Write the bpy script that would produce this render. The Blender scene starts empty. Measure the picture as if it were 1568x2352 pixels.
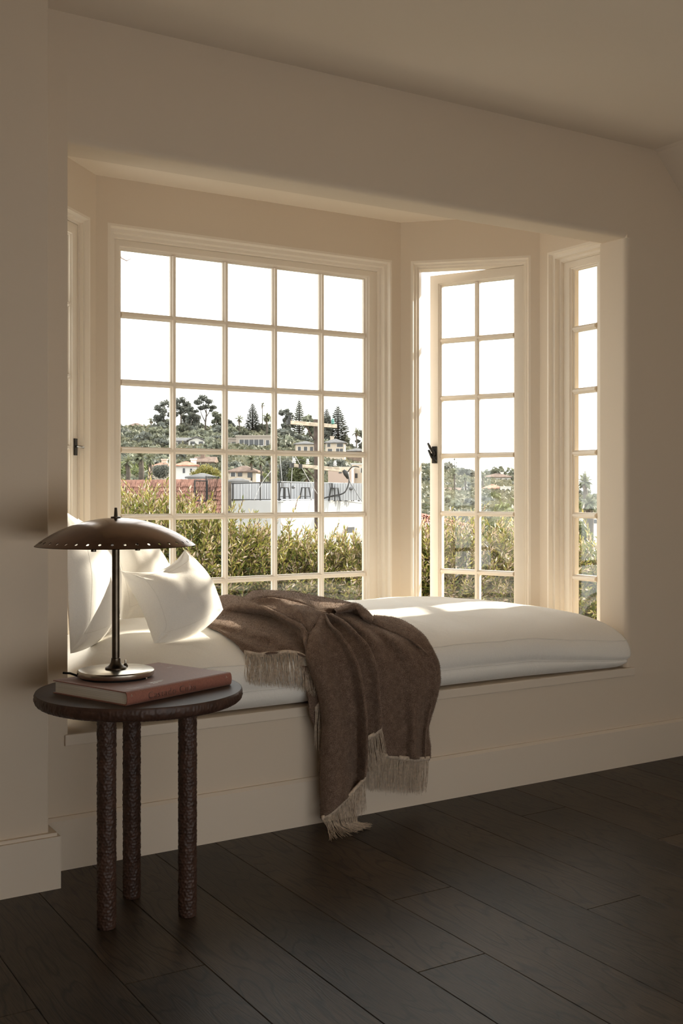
import bpy, bmesh, math, random
import numpy as np
from mathutils import Vector, Matrix, noise

random.seed(7)
SC = bpy.context.scene
COL = SC.collection
PI = math.pi

# ------------------------------------------------------------------ camera
cam_d = bpy.data.cameras.new('camera')
cam = bpy.data.objects.new('camera', cam_d)
COL.objects.link(cam)
YAW = math.radians(31.68)
cam.location = (0.0, -3.018, 1.06)
cam.rotation_euler = (PI / 2, 0, -YAW)
cam_d.sensor_fit = 'HORIZONTAL'
cam_d.sensor_width = 36.0
cam_d.lens = 2510.0 / 1568.0 * 36.0
cam_d.shift_y = -49.0 / 1568.0
cam_d.clip_end = 3000
SC.camera = cam

# ------------------------------------------------------------------ light and exposure
SC.view_settings.view_transform = 'Standard'
SC.view_settings.look = 'None'
SC.view_settings.gamma = 1.0
SC.view_settings.exposure = 0.12
SC.view_settings.use_curve_mapping = False
try:
    SC.cycles.use_denoising = True
    SC.cycles.max_bounces = 9
    SC.cycles.diffuse_bounces = 7
    SC.cycles.glossy_bounces = 4
    SC.cycles.transmission_bounces = 8
    SC.cycles.transparent_max_bounces = 12
    SC.cycles.caustics_reflective = False
    SC.cycles.caustics_refractive = False
    SC.cycles.sample_clamp_indirect = 6.0
except Exception:
    pass

SKY = 3.3
world = bpy.data.worlds.new('hazy_sky')
SC.world = world
world.use_nodes = True
wn = world.node_tree.nodes
wl = world.node_tree.links
bg = wn['Background']
tc = wn.new('ShaderNodeTexCoord')
sep = wn.new('ShaderNodeSeparateXYZ')
ramp = wn.new('ShaderNodeValToRGB')
wl.new(tc.outputs['Generated'], sep.inputs[0])
wl.new(sep.outputs['Z'], ramp.inputs[0])
ramp.color_ramp.elements[0].position = 0.0
ramp.color_ramp.elements[0].color = (1.0, 0.985, 0.955, 1)
ramp.color_ramp.elements[1].position = 0.9
ramp.color_ramp.elements[1].color = (0.90, 0.93, 0.97, 1)
wl.new(ramp.outputs[0], bg.inputs[0])
bg.inputs[1].default_value = SKY

SUN_AZ = math.radians(4.3)     # measured from +x towards +y
SUN_ALT = math.radians(21.5)
sun_d = bpy.data.lights.new('sun', 'SUN')
sun_d.energy = 10.0
sun_d.angle = math.radians(1.2)
sun_d.color = (1.0, 0.90, 0.76)
sun = bpy.data.objects.new('sun', sun_d)
COL.objects.link(sun)
sdir = Vector((math.cos(SUN_ALT) * math.cos(SUN_AZ), math.cos(SUN_ALT) * math.sin(SUN_AZ), math.sin(SUN_ALT)))
sun.rotation_euler = sdir.to_track_quat('Z', 'Y').to_euler()
sun.location = sdir * 60


# ------------------------------------------------------------------ helpers
def empty(name, loc=(0, 0, 0), rz=0.0):
    o = bpy.data.objects.new(name, None)
    o.empty_display_size = 0.1
    o.location = loc
    o.rotation_euler = (0, 0, rz)
    COL.objects.link(o)
    return o


def tag(o, label=None, cat=None, group=None, kind=None):
    if label: o['label'] = label
    if cat: o['category'] = cat
    if group: o['group'] = group
    if kind: o['kind'] = kind
    return o


def mesh_obj(name, verts, faces, mat=None, parent=None, smooth=False, mats=None, fmat=None):
    me = bpy.data.meshes.new(name)
    me.from_pydata([tuple(v) for v in verts], [], [tuple(f) for f in faces])
    if mats:
        for m in mats: me.materials.append(m)
        if fmat is not None: me.polygons.foreach_set('material_index', fmat)
    elif mat:
        me.materials.append(mat)
    if smooth:
        me.polygons.foreach_set('use_smooth', [True] * len(me.polygons))
    me.update()
    o = bpy.data.objects.new(name, me)
    COL.objects.link(o)
    if parent is not None: o.parent = parent
    return o


def link_mesh(name, me, parent=None, loc=None, rot=None):
    o = bpy.data.objects.new(name, me)
    COL.objects.link(o)
    if parent is not None: o.parent = parent
    if loc is not None: o.location = loc
    if rot is not None: o.rotation_euler = rot
    return o


class MB:
    """collects shapes for ONE mesh object"""
    def __init__(s):
        s.v = []; s.f = []; s.m = []

    def add(s, vs, fs, mi=0):
        b = len(s.v)
        s.v += [tuple(p) for p in vs]
        s.f += [tuple(i + b for i in f) for f in fs]
        s.m += [mi] * len(fs)

    def box(s, x0, x1, y0, y1, z0, z1, fr=None, mi=0):
        p = [(x0, y0, z0), (x1, y0, z0), (x1, y1, z0), (x0, y1, z0), (x0, y0, z1), (x1, y0, z1), (x1, y1, z1), (x0, y1, z1)]
        if fr: p = [fr(*q) for q in p]
        s.add(p, [(0, 3, 2, 1), (4, 5, 6, 7), (0, 1, 5, 4), (1, 2, 6, 5), (2, 3, 7, 6), (3, 0, 4, 7)], mi)

    def prism(s, poly, z0, z1, mi=0):
        n = len(poly)
        p = [(x, y, z0) for x, y in poly] + [(x, y, z1) for x, y in poly]
        s.add(p, [tuple(range(n - 1, -1, -1)), tuple(range(n, 2 * n))] + [(i, (i + 1) % n, n + (i + 1) % n, n + i) for i in range(n)], mi)

    def sweep(s, rings, closed_ring=True, caps=True, mi=0, closed_path=False):
        n = len(rings[0]); b = len(s.v)
        vs = [q for r in rings for q in r]
        fs = []
        R = len(rings)
        for i in range(R if closed_path else R - 1):
            i2 = (i + 1) % R
            for j in range(n if closed_ring else n - 1):
                k = (j + 1) % n
                fs.append((i * n + j, i * n + k, i2 * n + k, i2 * n + j))
        if caps and closed_ring and not closed_path:
            fs.append(tuple(range(n - 1, -1, -1)))
            fs.append(tuple((R - 1) * n + j for j in range(n)))
        s.add(vs, fs, mi)

    def tube(s, pts, rad, seg=8, caps=True, mi=0):
        pts = [Vector(p) for p in pts]
        if not hasattr(rad, '__len__'): rad = [rad] * len(pts)
        rings = []
        t = (pts[1] - pts[0]).normalized()
        up = Vector((0, 0, 1)) if abs(t.z) < .9 else Vector((1, 0, 0))
        a = t.cross(up).normalized()
        for i, p in enumerate(pts):
            t = (pts[min(i + 1, len(pts) - 1)] - pts[max(i - 1, 0)]).normalized()
            a = (a - t * a.dot(t)).normalized()
            b = t.cross(a)
            rings.append([p + (a * math.cos(q) + b * math.sin(q)) * rad[i] for q in [2 * PI * k / seg for k in range(seg)]])
        s.sweep(rings, caps=caps, mi=mi)

    def lathe(s, prof, seg=32, c=(0, 0, 0), mi=0, caps=True):
        rings = []
        for r, z in prof:
            rings.append([(c[0] + r * math.cos(2 * PI * k / seg), c[1] + r * math.sin(2 * PI * k / seg), c[2] + z) for k in range(seg)])
        s.sweep(rings, caps=caps, mi=mi)

    def build(s, name, mat=None, parent=None, smooth=False, mats=None, bevel=0, autosmooth=None):
        o = mesh_obj(name, s.v, s.f, mat, parent, smooth, mats, s.m if mats else None)
        if bevel:
            md = o.modifiers.new('b', 'BEVEL'); md.width = bevel; md.segments = 2; md.limit_method = 'ANGLE'; md.angle_limit = math.radians(40)
        if autosmooth:
            o.data.polygons.foreach_set('use_smooth', [True] * len(o.data.polygons))
            o.data.set_sharp_from_angle(angle=math.radians(autosmooth))
        return o


# ------------------------------------------------------------------ materials
def new_mat(name):
    m = bpy.data.materials.new(name)
    m.use_nodes = True
    nt = m.node_tree
    return m, nt, nt.nodes['Principled BSDF']


def N(nt, t, **kw):
    n = nt.nodes.new(t)
    for k, v in kw.items(): setattr(n, k, v)
    return n


def mat(name, col, rough=.6, spec=.3, metal=0., noise_scale=0., noise_amt=0., bump=0., bump_scale=200., sheen=0., coat=0.):
    """plain colour with an optional fine mottling and relief"""
    m, nt, b = new_mat(name)
    b.inputs['Roughness'].default_value = rough
    b.inputs['Specular IOR Level'].default_value = spec
    b.inputs['Metallic'].default_value = metal
    if sheen:
        b.inputs['Sheen Weight'].default_value = sheen
    if coat:
        b.inputs['Coat Weight'].default_value = coat
        b.inputs['Coat Roughness'].default_value = .15
    c = (*col, 1) if len(col) == 3 else col
    b.inputs['Base Color'].default_value = c
    t = None
    if noise_amt or bump:
        t = N(nt, 'ShaderNodeTexCoord')
    if noise_amt:
        n = N(nt, 'ShaderNodeTexNoise'); n.inputs['Scale'].default_value = noise_scale; n.inputs['Detail'].default_value = 5
        r = N(nt, 'ShaderNodeValToRGB')
        r.color_ramp.elements[0].position = .3; r.color_ramp.elements[1].position = .7
        r.color_ramp.elements[0].color = tuple(x * (1 - noise_amt) for x in c[:3]) + (1,)
        r.color_ramp.elements[1].color = tuple(min(1, x * (1 + noise_amt)) for x in c[:3]) + (1,)
        nt.links.new(t.outputs['Object'], n.inputs['Vector']); nt.links.new(n.outputs[0], r.inputs[0]); nt.links.new(r.outputs[0], b.inputs['Base Color'])
    if bump:
        n = N(nt, 'ShaderNodeTexNoise'); n.inputs['Scale'].default_value = bump_scale; n.inputs['Detail'].default_value = 4
        bp = N(nt, 'ShaderNodeBump'); bp.inputs['Strength'].default_value = bump; bp.inputs['Distance'].default_value = .002
        nt.links.new(t.outputs['Object'], n.inputs['Vector']); nt.links.new(n.outputs[0], bp.inputs['Height']); nt.links.new(bp.outputs[0], b.inputs['Normal'])
    return m


M = {}
M['paint'] = mat('wall_paint', (.675, .575, .455), .75, .2, bump=.12, bump_scale=60)
M['ceil'] = mat('ceiling_paint', (.775, .68, .56), .85, .15)
M['satin'] = mat('satin_joinery_paint', (.70, .605, .49), .5, .3, bump=.06, bump_scale=40)
M['trim'] = mat('trim_paint', (.80, .72, .61), .42, .35, bump=.06, bump_scale=40)


def glass_mat():
    m = bpy.data.materials.new('window_glass'); m.use_nodes = True
    nt = m.node_tree; nt.nodes.clear()
    out = N(nt, 'ShaderNodeOutputMaterial')
    tr = N(nt, 'ShaderNodeBsdfTransparent'); tr.inputs[0].default_value = (.97, .98, .97, 1)
    gl = N(nt, 'ShaderNodeBsdfGlossy'); gl.inputs['Roughness'].default_value = .02; gl.inputs[0].default_value = (.9, .9, .9, 1)
    fr = N(nt, 'ShaderNodeLayerWeight'); fr.inputs['Blend'].default_value = .5
    pw = N(nt, 'ShaderNodeMath', operation='POWER'); pw.inputs[1].default_value = 4.
    ml = N(nt, 'ShaderNodeMath', operation='MULTIPLY_ADD'); ml.inputs[1].default_value = .85; ml.inputs[2].default_value = .035
    mx = N(nt, 'ShaderNodeMixShader')
    nt.links.new(fr.outputs['Facing'], pw.inputs[0]); nt.links.new(pw.outputs[0], ml.inputs[0])
    nt.links.new(ml.outputs[0], mx.inputs[0]); nt.links.new(tr.outputs[0], mx.inputs[1]); nt.links.new(gl.outputs[0], mx.inputs[2])
    nt.links.new(mx.outputs[0], out.inputs[0])
    return m


M['glass'] = glass_mat()
M['iron'] = mat('dark_iron', (.03, .026, .022), .45, .5, metal=.6)


# ------------------------------------------------------------------ room shell
OPX0, OPX1, OPZ1 = .958, 3.157, 2.04     # opening to the window bay
BENCH = .375
YB = .97                                  # inner face of the bay's long wall
XC = 3.318                                # where the ceiling starts to slope
HC = 2.403
WT = .14                                  # thickness of the wall with the opening
RX0, RX1, RY0 = -1.7, 4.35, -3.35


def arc(cx, cy, r, a0, a1, n):
    return [(cx + r * math.cos(math.radians(a0 + (a1 - a0) * i / n)), cy + r * math.sin(math.radians(a0 + (a1 - a0) * i / n))) for i in range(n + 1)]


def opening_wall():
    """the wall round the bay: flat front face, rounded plaster edge along the top and right of the opening"""
    mb = MB()
    r = .022
    # left of opening (sharp edge), below bench, right of opening, lintel : front profile swept
    mb.box(.70, OPX0, 0, WT, BENCH - .032, OPZ1 + .3)
    mb.box(OPX0, OPX1, 0, WT, -.05, BENCH - .032)
    mb.box(.70, OPX0, 0, WT, -.05, BENCH - .032)
    mb.box(OPX1, RX1 + .1, 0, WT, -.05, BENCH - .032)
    # right of opening, rounded edge (prism in plan)
    poly = [(RX1 + .1, 0), (RX1 + .1, WT), (OPX1, WT)] + [(x, y) for x, y in arc(OPX1 + r, r, r, 180, 270, 6)]
    n = len(poly)
    mb.prism(poly[::-1], BENCH - .032, OPZ1)
    # lintel with rounded lower edge
    pr = [(0, 2.75), (WT - .015, 2.75), (WT - .015, OPZ1)] + [(r - r * math.sin(math.radians(a)), OPZ1 + r - r * math.cos(math.radians(a))) for a in range(0, 91, 15)]
    rings = [[(x, y, z) for y, z in pr] for x in (OPX0, OPX1 + .004)]
    mb.sweep(rings)
    mb.box(OPX1 + .004, RX1 + .1, 0, WT, OPZ1, 2.75)
    mb.box(.70, OPX0, 0, WT, OPZ1 + .3, 2.75)
    o = mb.build('wall_front', M['paint'], autosmooth=40)
    return tag(o, 'cream plastered wall around the window bay', None, kind='structure')


opening_wall()
mb = MB(); mb.box(RX0 - .1, .867, -.126, 0.14, -.05, 2.75)
tag(mb.build('wall_left', M['paint'], bevel=.004), 'cream wall stepping forward on the left', kind='structure')
# walls the photograph does not show, they close the room
mb = MB(); mb.box(RX0 - .12, RX0, RY0, -.12, -.05, 2.6)
tag(mb.build('wall_west', M['paint']), 'plain cream side wall behind the viewer', kind='structure')
mb = MB(); mb.box(RX1, RX1 + .12, RY0, .0, -.05, 2.75)
tag(mb.build('wall_right', M['paint']), 'plain cream wall on the right under the sloped ceiling', kind='structure')
DX0, DX1, DZ0, DZ1 = .0, 2.7, .02, .92     # added unseen opening behind the viewer, lets in sky light as fill
mb = MB(); mb.box(RX0 - .12, DX0, RY0 - .12, RY0, -.05, 2.6); mb.box(DX1, RX1 + .12, RY0 - .12, RY0, -.05, 2.6)
mb.box(DX0, DX1, RY0 - .12, RY0, -.05, DZ0); mb.box(DX0, DX1, RY0 - .12, RY0, DZ1, 2.6)
tag(mb.build('wall_back', M['paint']), 'cream wall behind the viewer with an added opening for fill light', kind='structure')
# ceiling: flat part then a slope down to the right
SLP = math.tan(math.radians(46.5))
zs_ = lambda x: HC - (x - XC) * SLP
mb = MB()
pr = [(RX0 - .12, HC), (XC - .01, HC), (XC + .008, HC - .008), (RX1 + .12, zs_(RX1 + .12)), (RX1 + .12, zs_(RX1 + .12) + .16), (XC + .1, HC + .2), (RX0 - .12, HC + .2)]
RLX0, RLX1, RLY0, RLY1 = .5, 2.7, -3.2, -2.95      # slot added in the flat part, out of view, for fill from the sky
for y0, y1 in ((RY0 - .12, RLY0), (RLY1, 0.)):
    mb.sweep([[(x, y, z) for x, z in pr] for y in (y0, y1)])
mb.box(RX0 - .12, RLX0, RLY0, RLY1, HC, HC + .2)
q = [(RLX1, HC)] + pr[1:-1] + [(RLX1, HC + .2)]
mb.sweep([[(x, y, z) for x, z in q] for y in (RLY0, RLY1)])
tag(mb.build('ceiling', M['ceil']), 'cream ceiling with a slope at the right', kind='structure')

# bench board with a small nosing, flush front
mb = MB()
mb.box(.949, 3.197, -.008, 0, .343, BENCH)
mb.box(OPX0, OPX1, 0, 1.0, .343, BENCH)
mb.prism([(.9, .13), (OPX0, .13), (OPX1, .13), (3.21, .13), (3.21, .545), (2.776, .98), (1.37, .98), (.92, .53)], .343, BENCH - .001)
tag(mb.build('trim_1', M['satin'], bevel=.003), 'cream painted board forming the window seat top', kind='structure')
# baseboards
mb = MB(); mb.box(.86, RX1, -.016, .005, 0, .139)
pr = [(-.016, .139), (.005, .139), (.005, .148), (-.008, .148)]
mb.sweep([[(x, y, z) for y, z in pr] for x in (.86, RX1)])
tag(mb.build('baseboard_front', M['satin']), 'cream baseboard under the window seat', kind='structure')
mb = MB(); mb.prism([(RX0, -.12), (RX0, -.146), (.894, -.146), (.894, -.012), (.864, -.012), (.864, -.12)], 0, .139)
pr = [(-.146, .139), (-.12, .139), (-.12, .148), (-.138, .148)]
mb.prism([(RX0, -.12), (RX0, -.138), (.886, -.138), (.886, -.012), (.864, -.012), (.864, -.12)], .139, .148)
tag(mb.build('baseboard_left', M['satin']), 'cream baseboard of the left wall with its return', kind='structure')


# ------------------------------------------------------------------ the bay and its windows
ZT = 2.066            # top of the window recesses
ZS = .385             # bottom of the recesses
GT, ROWP, MUN = 1.993, .2622, .024
BT = .10              # thickness of bay walls


def frame_fn(p0, ang):
    """local (u along the wall to the right, n outward, z) -> world"""
    ca, sa = math.cos(ang), math.sin(ang)
    return lambda u, n, z: (p0[0] + ca * u - sa * n, p0[1] + sa * u + ca * n, z)


def bay_wall(name, p0, ang, length, u0, u1, label, cut0=0., cut1=0.):
    """wall with one window opening; ends mitred"""
    fr = frame_fn(p0, ang)
    mb = MB()

    def slab(a, b, z0, z1, ma=0., mbb=0.):
        pts = [(a, 0), (b, 0), (b + mbb, BT), (a - ma, BT)]
        vs = [fr(u, n, z0) for u, n in pts] + [fr(u, n, z1) for u, n in pts]
        mb.add(vs, [(3, 2, 1, 0), (4, 5, 6, 7), (0, 1, 5, 4), (1, 2, 6, 5), (2, 3, 7, 6), (3, 0, 4, 7)])
    slab(0, u0, .3, 2.45, cut0, 0)
    slab(u1, length, .3, 2.45, 0, cut1)
    slab(u0, u1, .3, ZS)
    slab(u0, u1, ZT, 2.45)
    o = mb.build(name, M['paint'])
    return tag(o, label, kind='structure'), fr


T8 = math.tan(math.radians(22.5)) * BT
SQ = math.sqrt(.5)
# west 45 degree wall: from (.925,.52) to (1.375,.97); front (1.375,.97)->(2.77,.97); east 45 (2.77,.97)->(3.2,.54); right (3.2,.54)->(3.2,.13)
L45 = .43 / SQ
_, FR1 = bay_wall('wall_northwest', (.945, .54), PI / 4, L45, L45 - .057 - .505, L45 - .057, 'cream angled wall of the bay at the left', T8, T8)
_, FR2 = bay_wall('wall_north', (1.375, YB), 0, 1.395, .056, 1.338, 'cream long wall of the bay', T8, T8)
_, FR3 = bay_wall('wall_northeast', (2.77, YB), -PI / 4, L45, .055, .559, 'cream angled wall of the bay at the right', T8, T8)
_, FR4 = bay_wall('wall_east', (3.2, .54), -PI / 2, .42, .056, .40, 'cream short side wall of the bay at the right', T8, 0)
_, FR0 = bay_wall('wall_northside', (.945, .12), PI / 2, .42, .02, .364, 'cream short side wall of the bay at the left', 0, T8)
mb = MB(); mb.prism([(.78, .122), (3.36, .122), (3.36, .62), (2.84, 1.13), (1.30, 1.13), (.78, .62)], 2.249, 2.45)
tag(mb.build('ceiling_bay', M['ceil']), 'cream ceiling of the window bay', kind='structure')
mb = MB(); mb.prism([(.22, .142), (3.93, .142), (3.93, .86), (3.07, 1.72), (1.08, 1.72), (.22, .86)], 2.452, 2.53)  # unseen bay roof; the wide overhang is added to cut the sun
ring_o = [(.22, .142), (.22, .86), (1.08, 1.72), (3.07, 1.72), (3.93, .86), (3.93, .142)]
ring_i = [(.775, .142), (.775, .625), (1.297, 1.135), (2.843, 1.135), (3.365, .625), (3.365, .142)]
for k in range(5):
    mb.prism([ring_i[k], ring_i[k + 1], ring_o[k + 1], ring_o[k]], 2.31, 2.452)
tag(mb.build('roof_bay', M['trim']), 'unseen roof of the window bay, its overhang added to cut the sun', kind='structure')
mb = MB(); mb.prism([(.78, .13), (3.36, .13), (3.36, .62), (2.84, 1.13), (1.30, 1.13), (.78, .62)], .1, .3)
tag(mb.build('floor_bay', M['paint']), 'base of the window bay under the seat', kind='structure')

# recess profile: (distance in from the outer edge, depth)
PROF = [(0, -.002), (.0015, .005), (.005, .016), (.018, .018), (.0185, .026), (.021, .039), (.031, .041), (.033, .046), (.035, .053), (.0355, .056)]


def recess(fr, u0, u1, name, parent, prof=PROF, back=.099):
    """moulded reveal swept round the four sides of an opening"""
    mb = MB()
    rings = []
    for k in range(4):
        ring = []
        for w, d in prof + [(prof[-1][0], back), (-.03, back), (-.03, .004)]:
            u = (u0 + w, u1 - w, u1 - w, u0 + w)[k]
            z = (ZS + w, ZS + w, ZT - w, ZT - w)[k]
            ring.append(fr(u, d, z))
        rings.append(ring)
    mb.sweep(rings, closed_path=True, caps=False)
    return mb.build(name, M['trim'], parent, autosmooth=35)


def bars(fr, us, zs, u0, u1, z0, z1, n0, n1, parent, m=MUN):
    """glazing bars with a stepped section, each its own object"""
    h = m / 2
    sec = [(-h, n0 + .012), (-h * .55, n0 + .006), (-h * .4, n0), (h * .4, n0), (h * .55, n0 + .006), (h, n0 + .012), (h, n1), (-h, n1)]
    for u in us:
        mb = MB(); mb.sweep([[fr(u + a, n, z) for a, n in sec] for z in (z0, z1)])
        mb.build('glazing_bar', M['trim'], parent)
    for z in zs:
        mb = MB(); mb.sweep([[fr(u, n + .0006, z + a) for a, n in sec] for u in (u0, u1)])
        mb.build('glazing_bar', M['trim'], parent)


def panes(fr, cells, n, parent):
    for (a, b, c, d) in cells:
        mb = MB(); mb.box(a, b, n - .0015, n + .0015, c, d, fr)
        mb.build('pane', M['glass'], parent)


def sash(fr, u0, u1, n0, stile, bead, cols, name, parent, z0=None, z1=None, m=MUN, th=.04, stile_r=None):
    """a glazed sash: stiles and rails, bead, bars, panes"""
    z0 = ZS + .036 if z0 is None else z0
    z1 = ZT - .036 if z1 is None else z1
    gb, gt = GT - 6 * ROWP + MUN, GT
    sr = stile if stile_r is None else stile_r
    a, b = u0 + stile + bead, u1 - sr - bead
    mb = MB()
    sec = [(0, n0 + .001), (.002, n0), (stile, n0), (stile + .002, n0 + .005), (stile + bead * .5, n0 + .007), (stile + bead * .6, n0 + .014), (stile + bead, n0 + .016), (stile + bead, n0 + th), (0, n0 + th)]
    rt, rb = (z1 - gt) / (stile + bead), (gb - z0) / (stile + bead)
    rings = []
    for k in range(4):
        kr = (sr + bead) / (stile + bead)
        rings.append([fr((u0 + w, u1 - w * kr, u1 - w * kr, u0 + w)[k], n, (z0 + w * rb, z0 + w * rb, z1 - w * rt, z1 - w * rt)[k]) for w, n in sec])
    mb.sweep(rings, closed_path=True, caps=False)
    o = mb.build(name, M['trim'], parent, autosmooth=30)
    pw = (b - a - (cols - 1) * m) / cols
    us = [a + (i + 1) * pw + i * m + m / 2 for i in range(cols - 1)]
    zs = [gt - (i + 1) * ROWP + MUN / 2 for i in range(5)]
    bars(fr, us, zs, a, b, gb, gt, n0 + .002, n0 + th - .004, o, m)
    cells = []
    for i in range(cols):
        for j in range(6):
            cells.append((a + i * (pw + m), a + i * (pw + m) + pw, gt - j * ROWP - (ROWP - MUN), gt - j * ROWP))
    panes(fr, [(p - .003, q + .003, r - .003, s + .003) for p, q, r, s in cells], n0 + .019, o)
    return o


def window(nm, label):
    o = empty(nm)
    return tag(o, label, kind='structure')


w2 = window('window_2', 'large fixed bay window of thirty panes with cream glazing bars')
recess(FR2, .056, 1.338, 'window_frame', w2)
sash(FR2, .056 + .035, 1.338 - .035, .052, .021, .011, 5, 'sash', w2, th=.03, stile_r=.049)

# right angled casement, open outward, hinged on its right
w3 = window('window_3', 'narrow casement window standing open on the right angled wall')
P2 = [(0, -.002), (.0015, .006), (.004, .016), (.012, .018), (.0135, .03), (.022, .032), (.0225, .036)]
recess(FR3, .055, .559, 'window_frame', w3, P2, .099)
hx, hy, _ = FR3(.5365, .034, 0)
FRS = frame_fn((hx, hy), -PI / 4 - math.radians(18.5))
s3 = sash(FRS, -.457, 0, 0, .041, .011, 2, 'sash', w3, ZS + .024, ZT - .024, .022)
# latch: back plate, handle and pivot on the opening stile
mb = MB(); mb.box(-.445, -.420, -.006, 0, 1.185, 1.262, FRS); pl = mb.build('latch', M['iron'], s3, bevel=.001)
mb2 = MB()
mb2.tube([FRS(-.457, -.020, 1.276), FRS(-.445, -.024, 1.256), FRS(-.428, -.016, 1.230)], [.0055, .006, .0065], 8)
mb2.tube([FRS(-.453, -.022, 1.245), FRS(-.440, -.024, 1.220), FRS(-.421, -.014, 1.190)], [.0055, .006, .008], 8)
mb2.tube([FRS(-.432, 0, 1.225), FRS(-.432, -.022, 1.225)], .008, 8)
tag(mb2.build('latch_handle', M['iron'], s3, smooth=True), 'dark iron lever of the latch')

# right side window seen past the jamb
w4 = window('window_4', 'narrow fixed window on the far right side of the bay')
recess(FR4, .056, .40, 'window_frame', w4)
sash(FR4, .091, .365, .053, .034, .014, 1, 'sash', w4, stile_r=.082)  # right stile, hidden by the jamb, widened to narrow the sun beam

w1 = window('window_1', 'closed casement window on the left angled wall with a dark latch')
a1 = L45 - .057 - .505
recess(FR1, a1, a1 + .505, 'window_frame', w1, P2, .099)
s1 = sash(FR1, a1 + .0235, a1 + .505 - .0235, .034, .041, .011, 2, 'sash', w1, ZS + .024, ZT - .024, .022)
mb = MB(); ul = a1 + .505 - .0235 - .022
mb.box(ul - .011, ul + .009, .028, .034, 1.19, 1.252, FR1)
tag(mb.build('latch', M['iron'], s1, bevel=.001), 'dark iron latch plate')
mb = MB(); mb.tube([FR1(ul - .004, .03, 1.222), FR1(ul - .004, .012, 1.222), FR1(ul + .014, .006, 1.219)], [.004, .005, .0045], 8)
tag(mb.build('latch_handle', mat('worn_steel', (.45, .43, .40), .3, .5, metal=1.), s1, smooth=True), 'worn steel latch lever')
w0 = window('window_5', 'narrow fixed window on the far left side of the bay')
recess(FR0, .02, .364, 'window_frame', w0)
sash(FR0, .055, .329, .053, .030, .012, 1, 'sash', w0)


# ------------------------------------------------------------------ floor of dark oak planks
def plank_mat():
    m, nt, b = new_mat('dark_oak')
    L = nt.links.new
    tcn = N(nt, 'ShaderNodeTexCoord'); oi = N(nt, 'ShaderNodeObjectInfo')
    off = N(nt, 'ShaderNodeVectorMath', operation='SCALE'); off.inputs['Scale'].default_value = 37.
    cmb = N(nt, 'ShaderNodeCombineXYZ')
    L(oi.outputs['Random'], cmb.inputs[0]); L(oi.outputs['Random'], cmb.inputs[1]); L(cmb.outputs[0], off.inputs[0])
    add = N(nt, 'ShaderNodeVectorMath', operation='ADD'); L(tcn.outputs['Object'], add.inputs[0]); L(off.outputs[0], add.inputs[1])
    # long cathedral figure
    mp = N(nt, 'ShaderNodeMapping'); mp.inputs['Scale'].default_value = (5.5, 1.0, 1); L(add.outputs[0], mp.inputs[0])
    big = N(nt, 'ShaderNodeTexNoise'); big.inputs['Scale'].default_value = 1.5; big.inputs['Detail'].default_value = 2.5; big.inputs['Roughness'].default_value = .45; L(mp.outputs[0], big.inputs['Vector'])
    mul = N(nt, 'ShaderNodeMath', operation='MULTIPLY'); mul.inputs[1].default_value = 26.; L(big.outputs[0], mul.inputs[0])
    fr = N(nt, 'ShaderNodeMath', operation='PINGPONG'); fr.inputs[1].default_value = 1.; L(mul.outputs[0], fr.inputs[0])
    rg = N(nt, 'ShaderNodeValToRGB'); rg.color_ramp.elements[0].position = .0; rg.color_ramp.elements[1].position = .32
    rg.color_ramp.elements[0].color = (0, 0, 0, 1); L(fr.outputs[0], rg.inputs[0])
    # pores
    mp2 = N(nt, 'ShaderNodeMapping'); mp2.inputs['Scale'].default_value = (340, 14, 1); L(add.outputs[0], mp2.inputs[0])
    por = N(nt, 'ShaderNodeTexNoise'); por.inputs['Scale'].default_value = 1.; por.inputs['Detail'].default_value = 3; L(mp2.outputs[0], por.inputs['Vector'])
    rp = N(nt, 'ShaderNodeValToRGB'); rp.color_ramp.elements[0].position = .40; rp.color_ramp.elements[1].position = .56; L(por.outputs[0], rp.inputs[0])
    # soft clouds
    cl = N(nt, 'ShaderNodeTexNoise'); cl.inputs['Scale'].default_value = 4.; cl.inputs['Detail'].default_value = 3; L(add.outputs[0], cl.inputs['Vector'])
    base = N(nt, 'ShaderNodeValToRGB')
    base.color_ramp.elements[0].position = .30; base.color_ramp.elements[0].color = (.031, .021, .0125, 1)
    base.color_ramp.elements[1].position = .72; base.color_ramp.elements[1].color = (.068, .047, .029, 1)
    L(cl.outputs[0], base.inputs[0])
    val = N(nt, 'ShaderNodeMapRange'); val.inputs['To Min'].default_value = .62; val.inputs['To Max'].default_value = 1.25; L(oi.outputs['Random'], val.inputs['Value'])
    dk = N(nt, 'ShaderNodeMapRange'); dk.inputs['To Min'].default_value = .30; dk.inputs['To Max'].default_value = 1.; L(rg.outputs[0], dk.inputs['Value'])
    dp = N(nt, 'ShaderNodeMapRange'); dp.inputs['To Min'].default_value = .55; dp.inputs['To Max'].default_value = 1.; L(rp.outputs[0], dp.inputs['Value'])
    # rings are only dark where the pores cluster
    m1 = N(nt, 'ShaderNodeMath', operation='MULTIPLY'); L(dk.outputs[0], m1.inputs[0]); L(dp.outputs[0], m1.inputs[1])
    m2 = N(nt, 'ShaderNodeMath', operation='MULTIPLY'); L(m1.outputs[0], m2.inputs[0]); L(val.outputs[0], m2.inputs[1])
    sc = N(nt, 'ShaderNodeVectorMath', operation='SCALE'); L(base.outputs[0], sc.inputs[0]); L(m2.outputs[0], sc.inputs['Scale'])
    L(sc.outputs[0], b.inputs['Base Color'])
    b.inputs['Roughness'].default_value = .42
    b.inputs['Specular IOR Level'].default_value = .32
    bp = N(nt, 'ShaderNodeBump'); bp.inputs['Strength'].default_value = .25; bp.inputs['Distance'].default_value = .0012; L(m1.outputs[0], bp.inputs['Height']); L(bp.outputs[0], b.inputs['Normal'])
    return m


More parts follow.
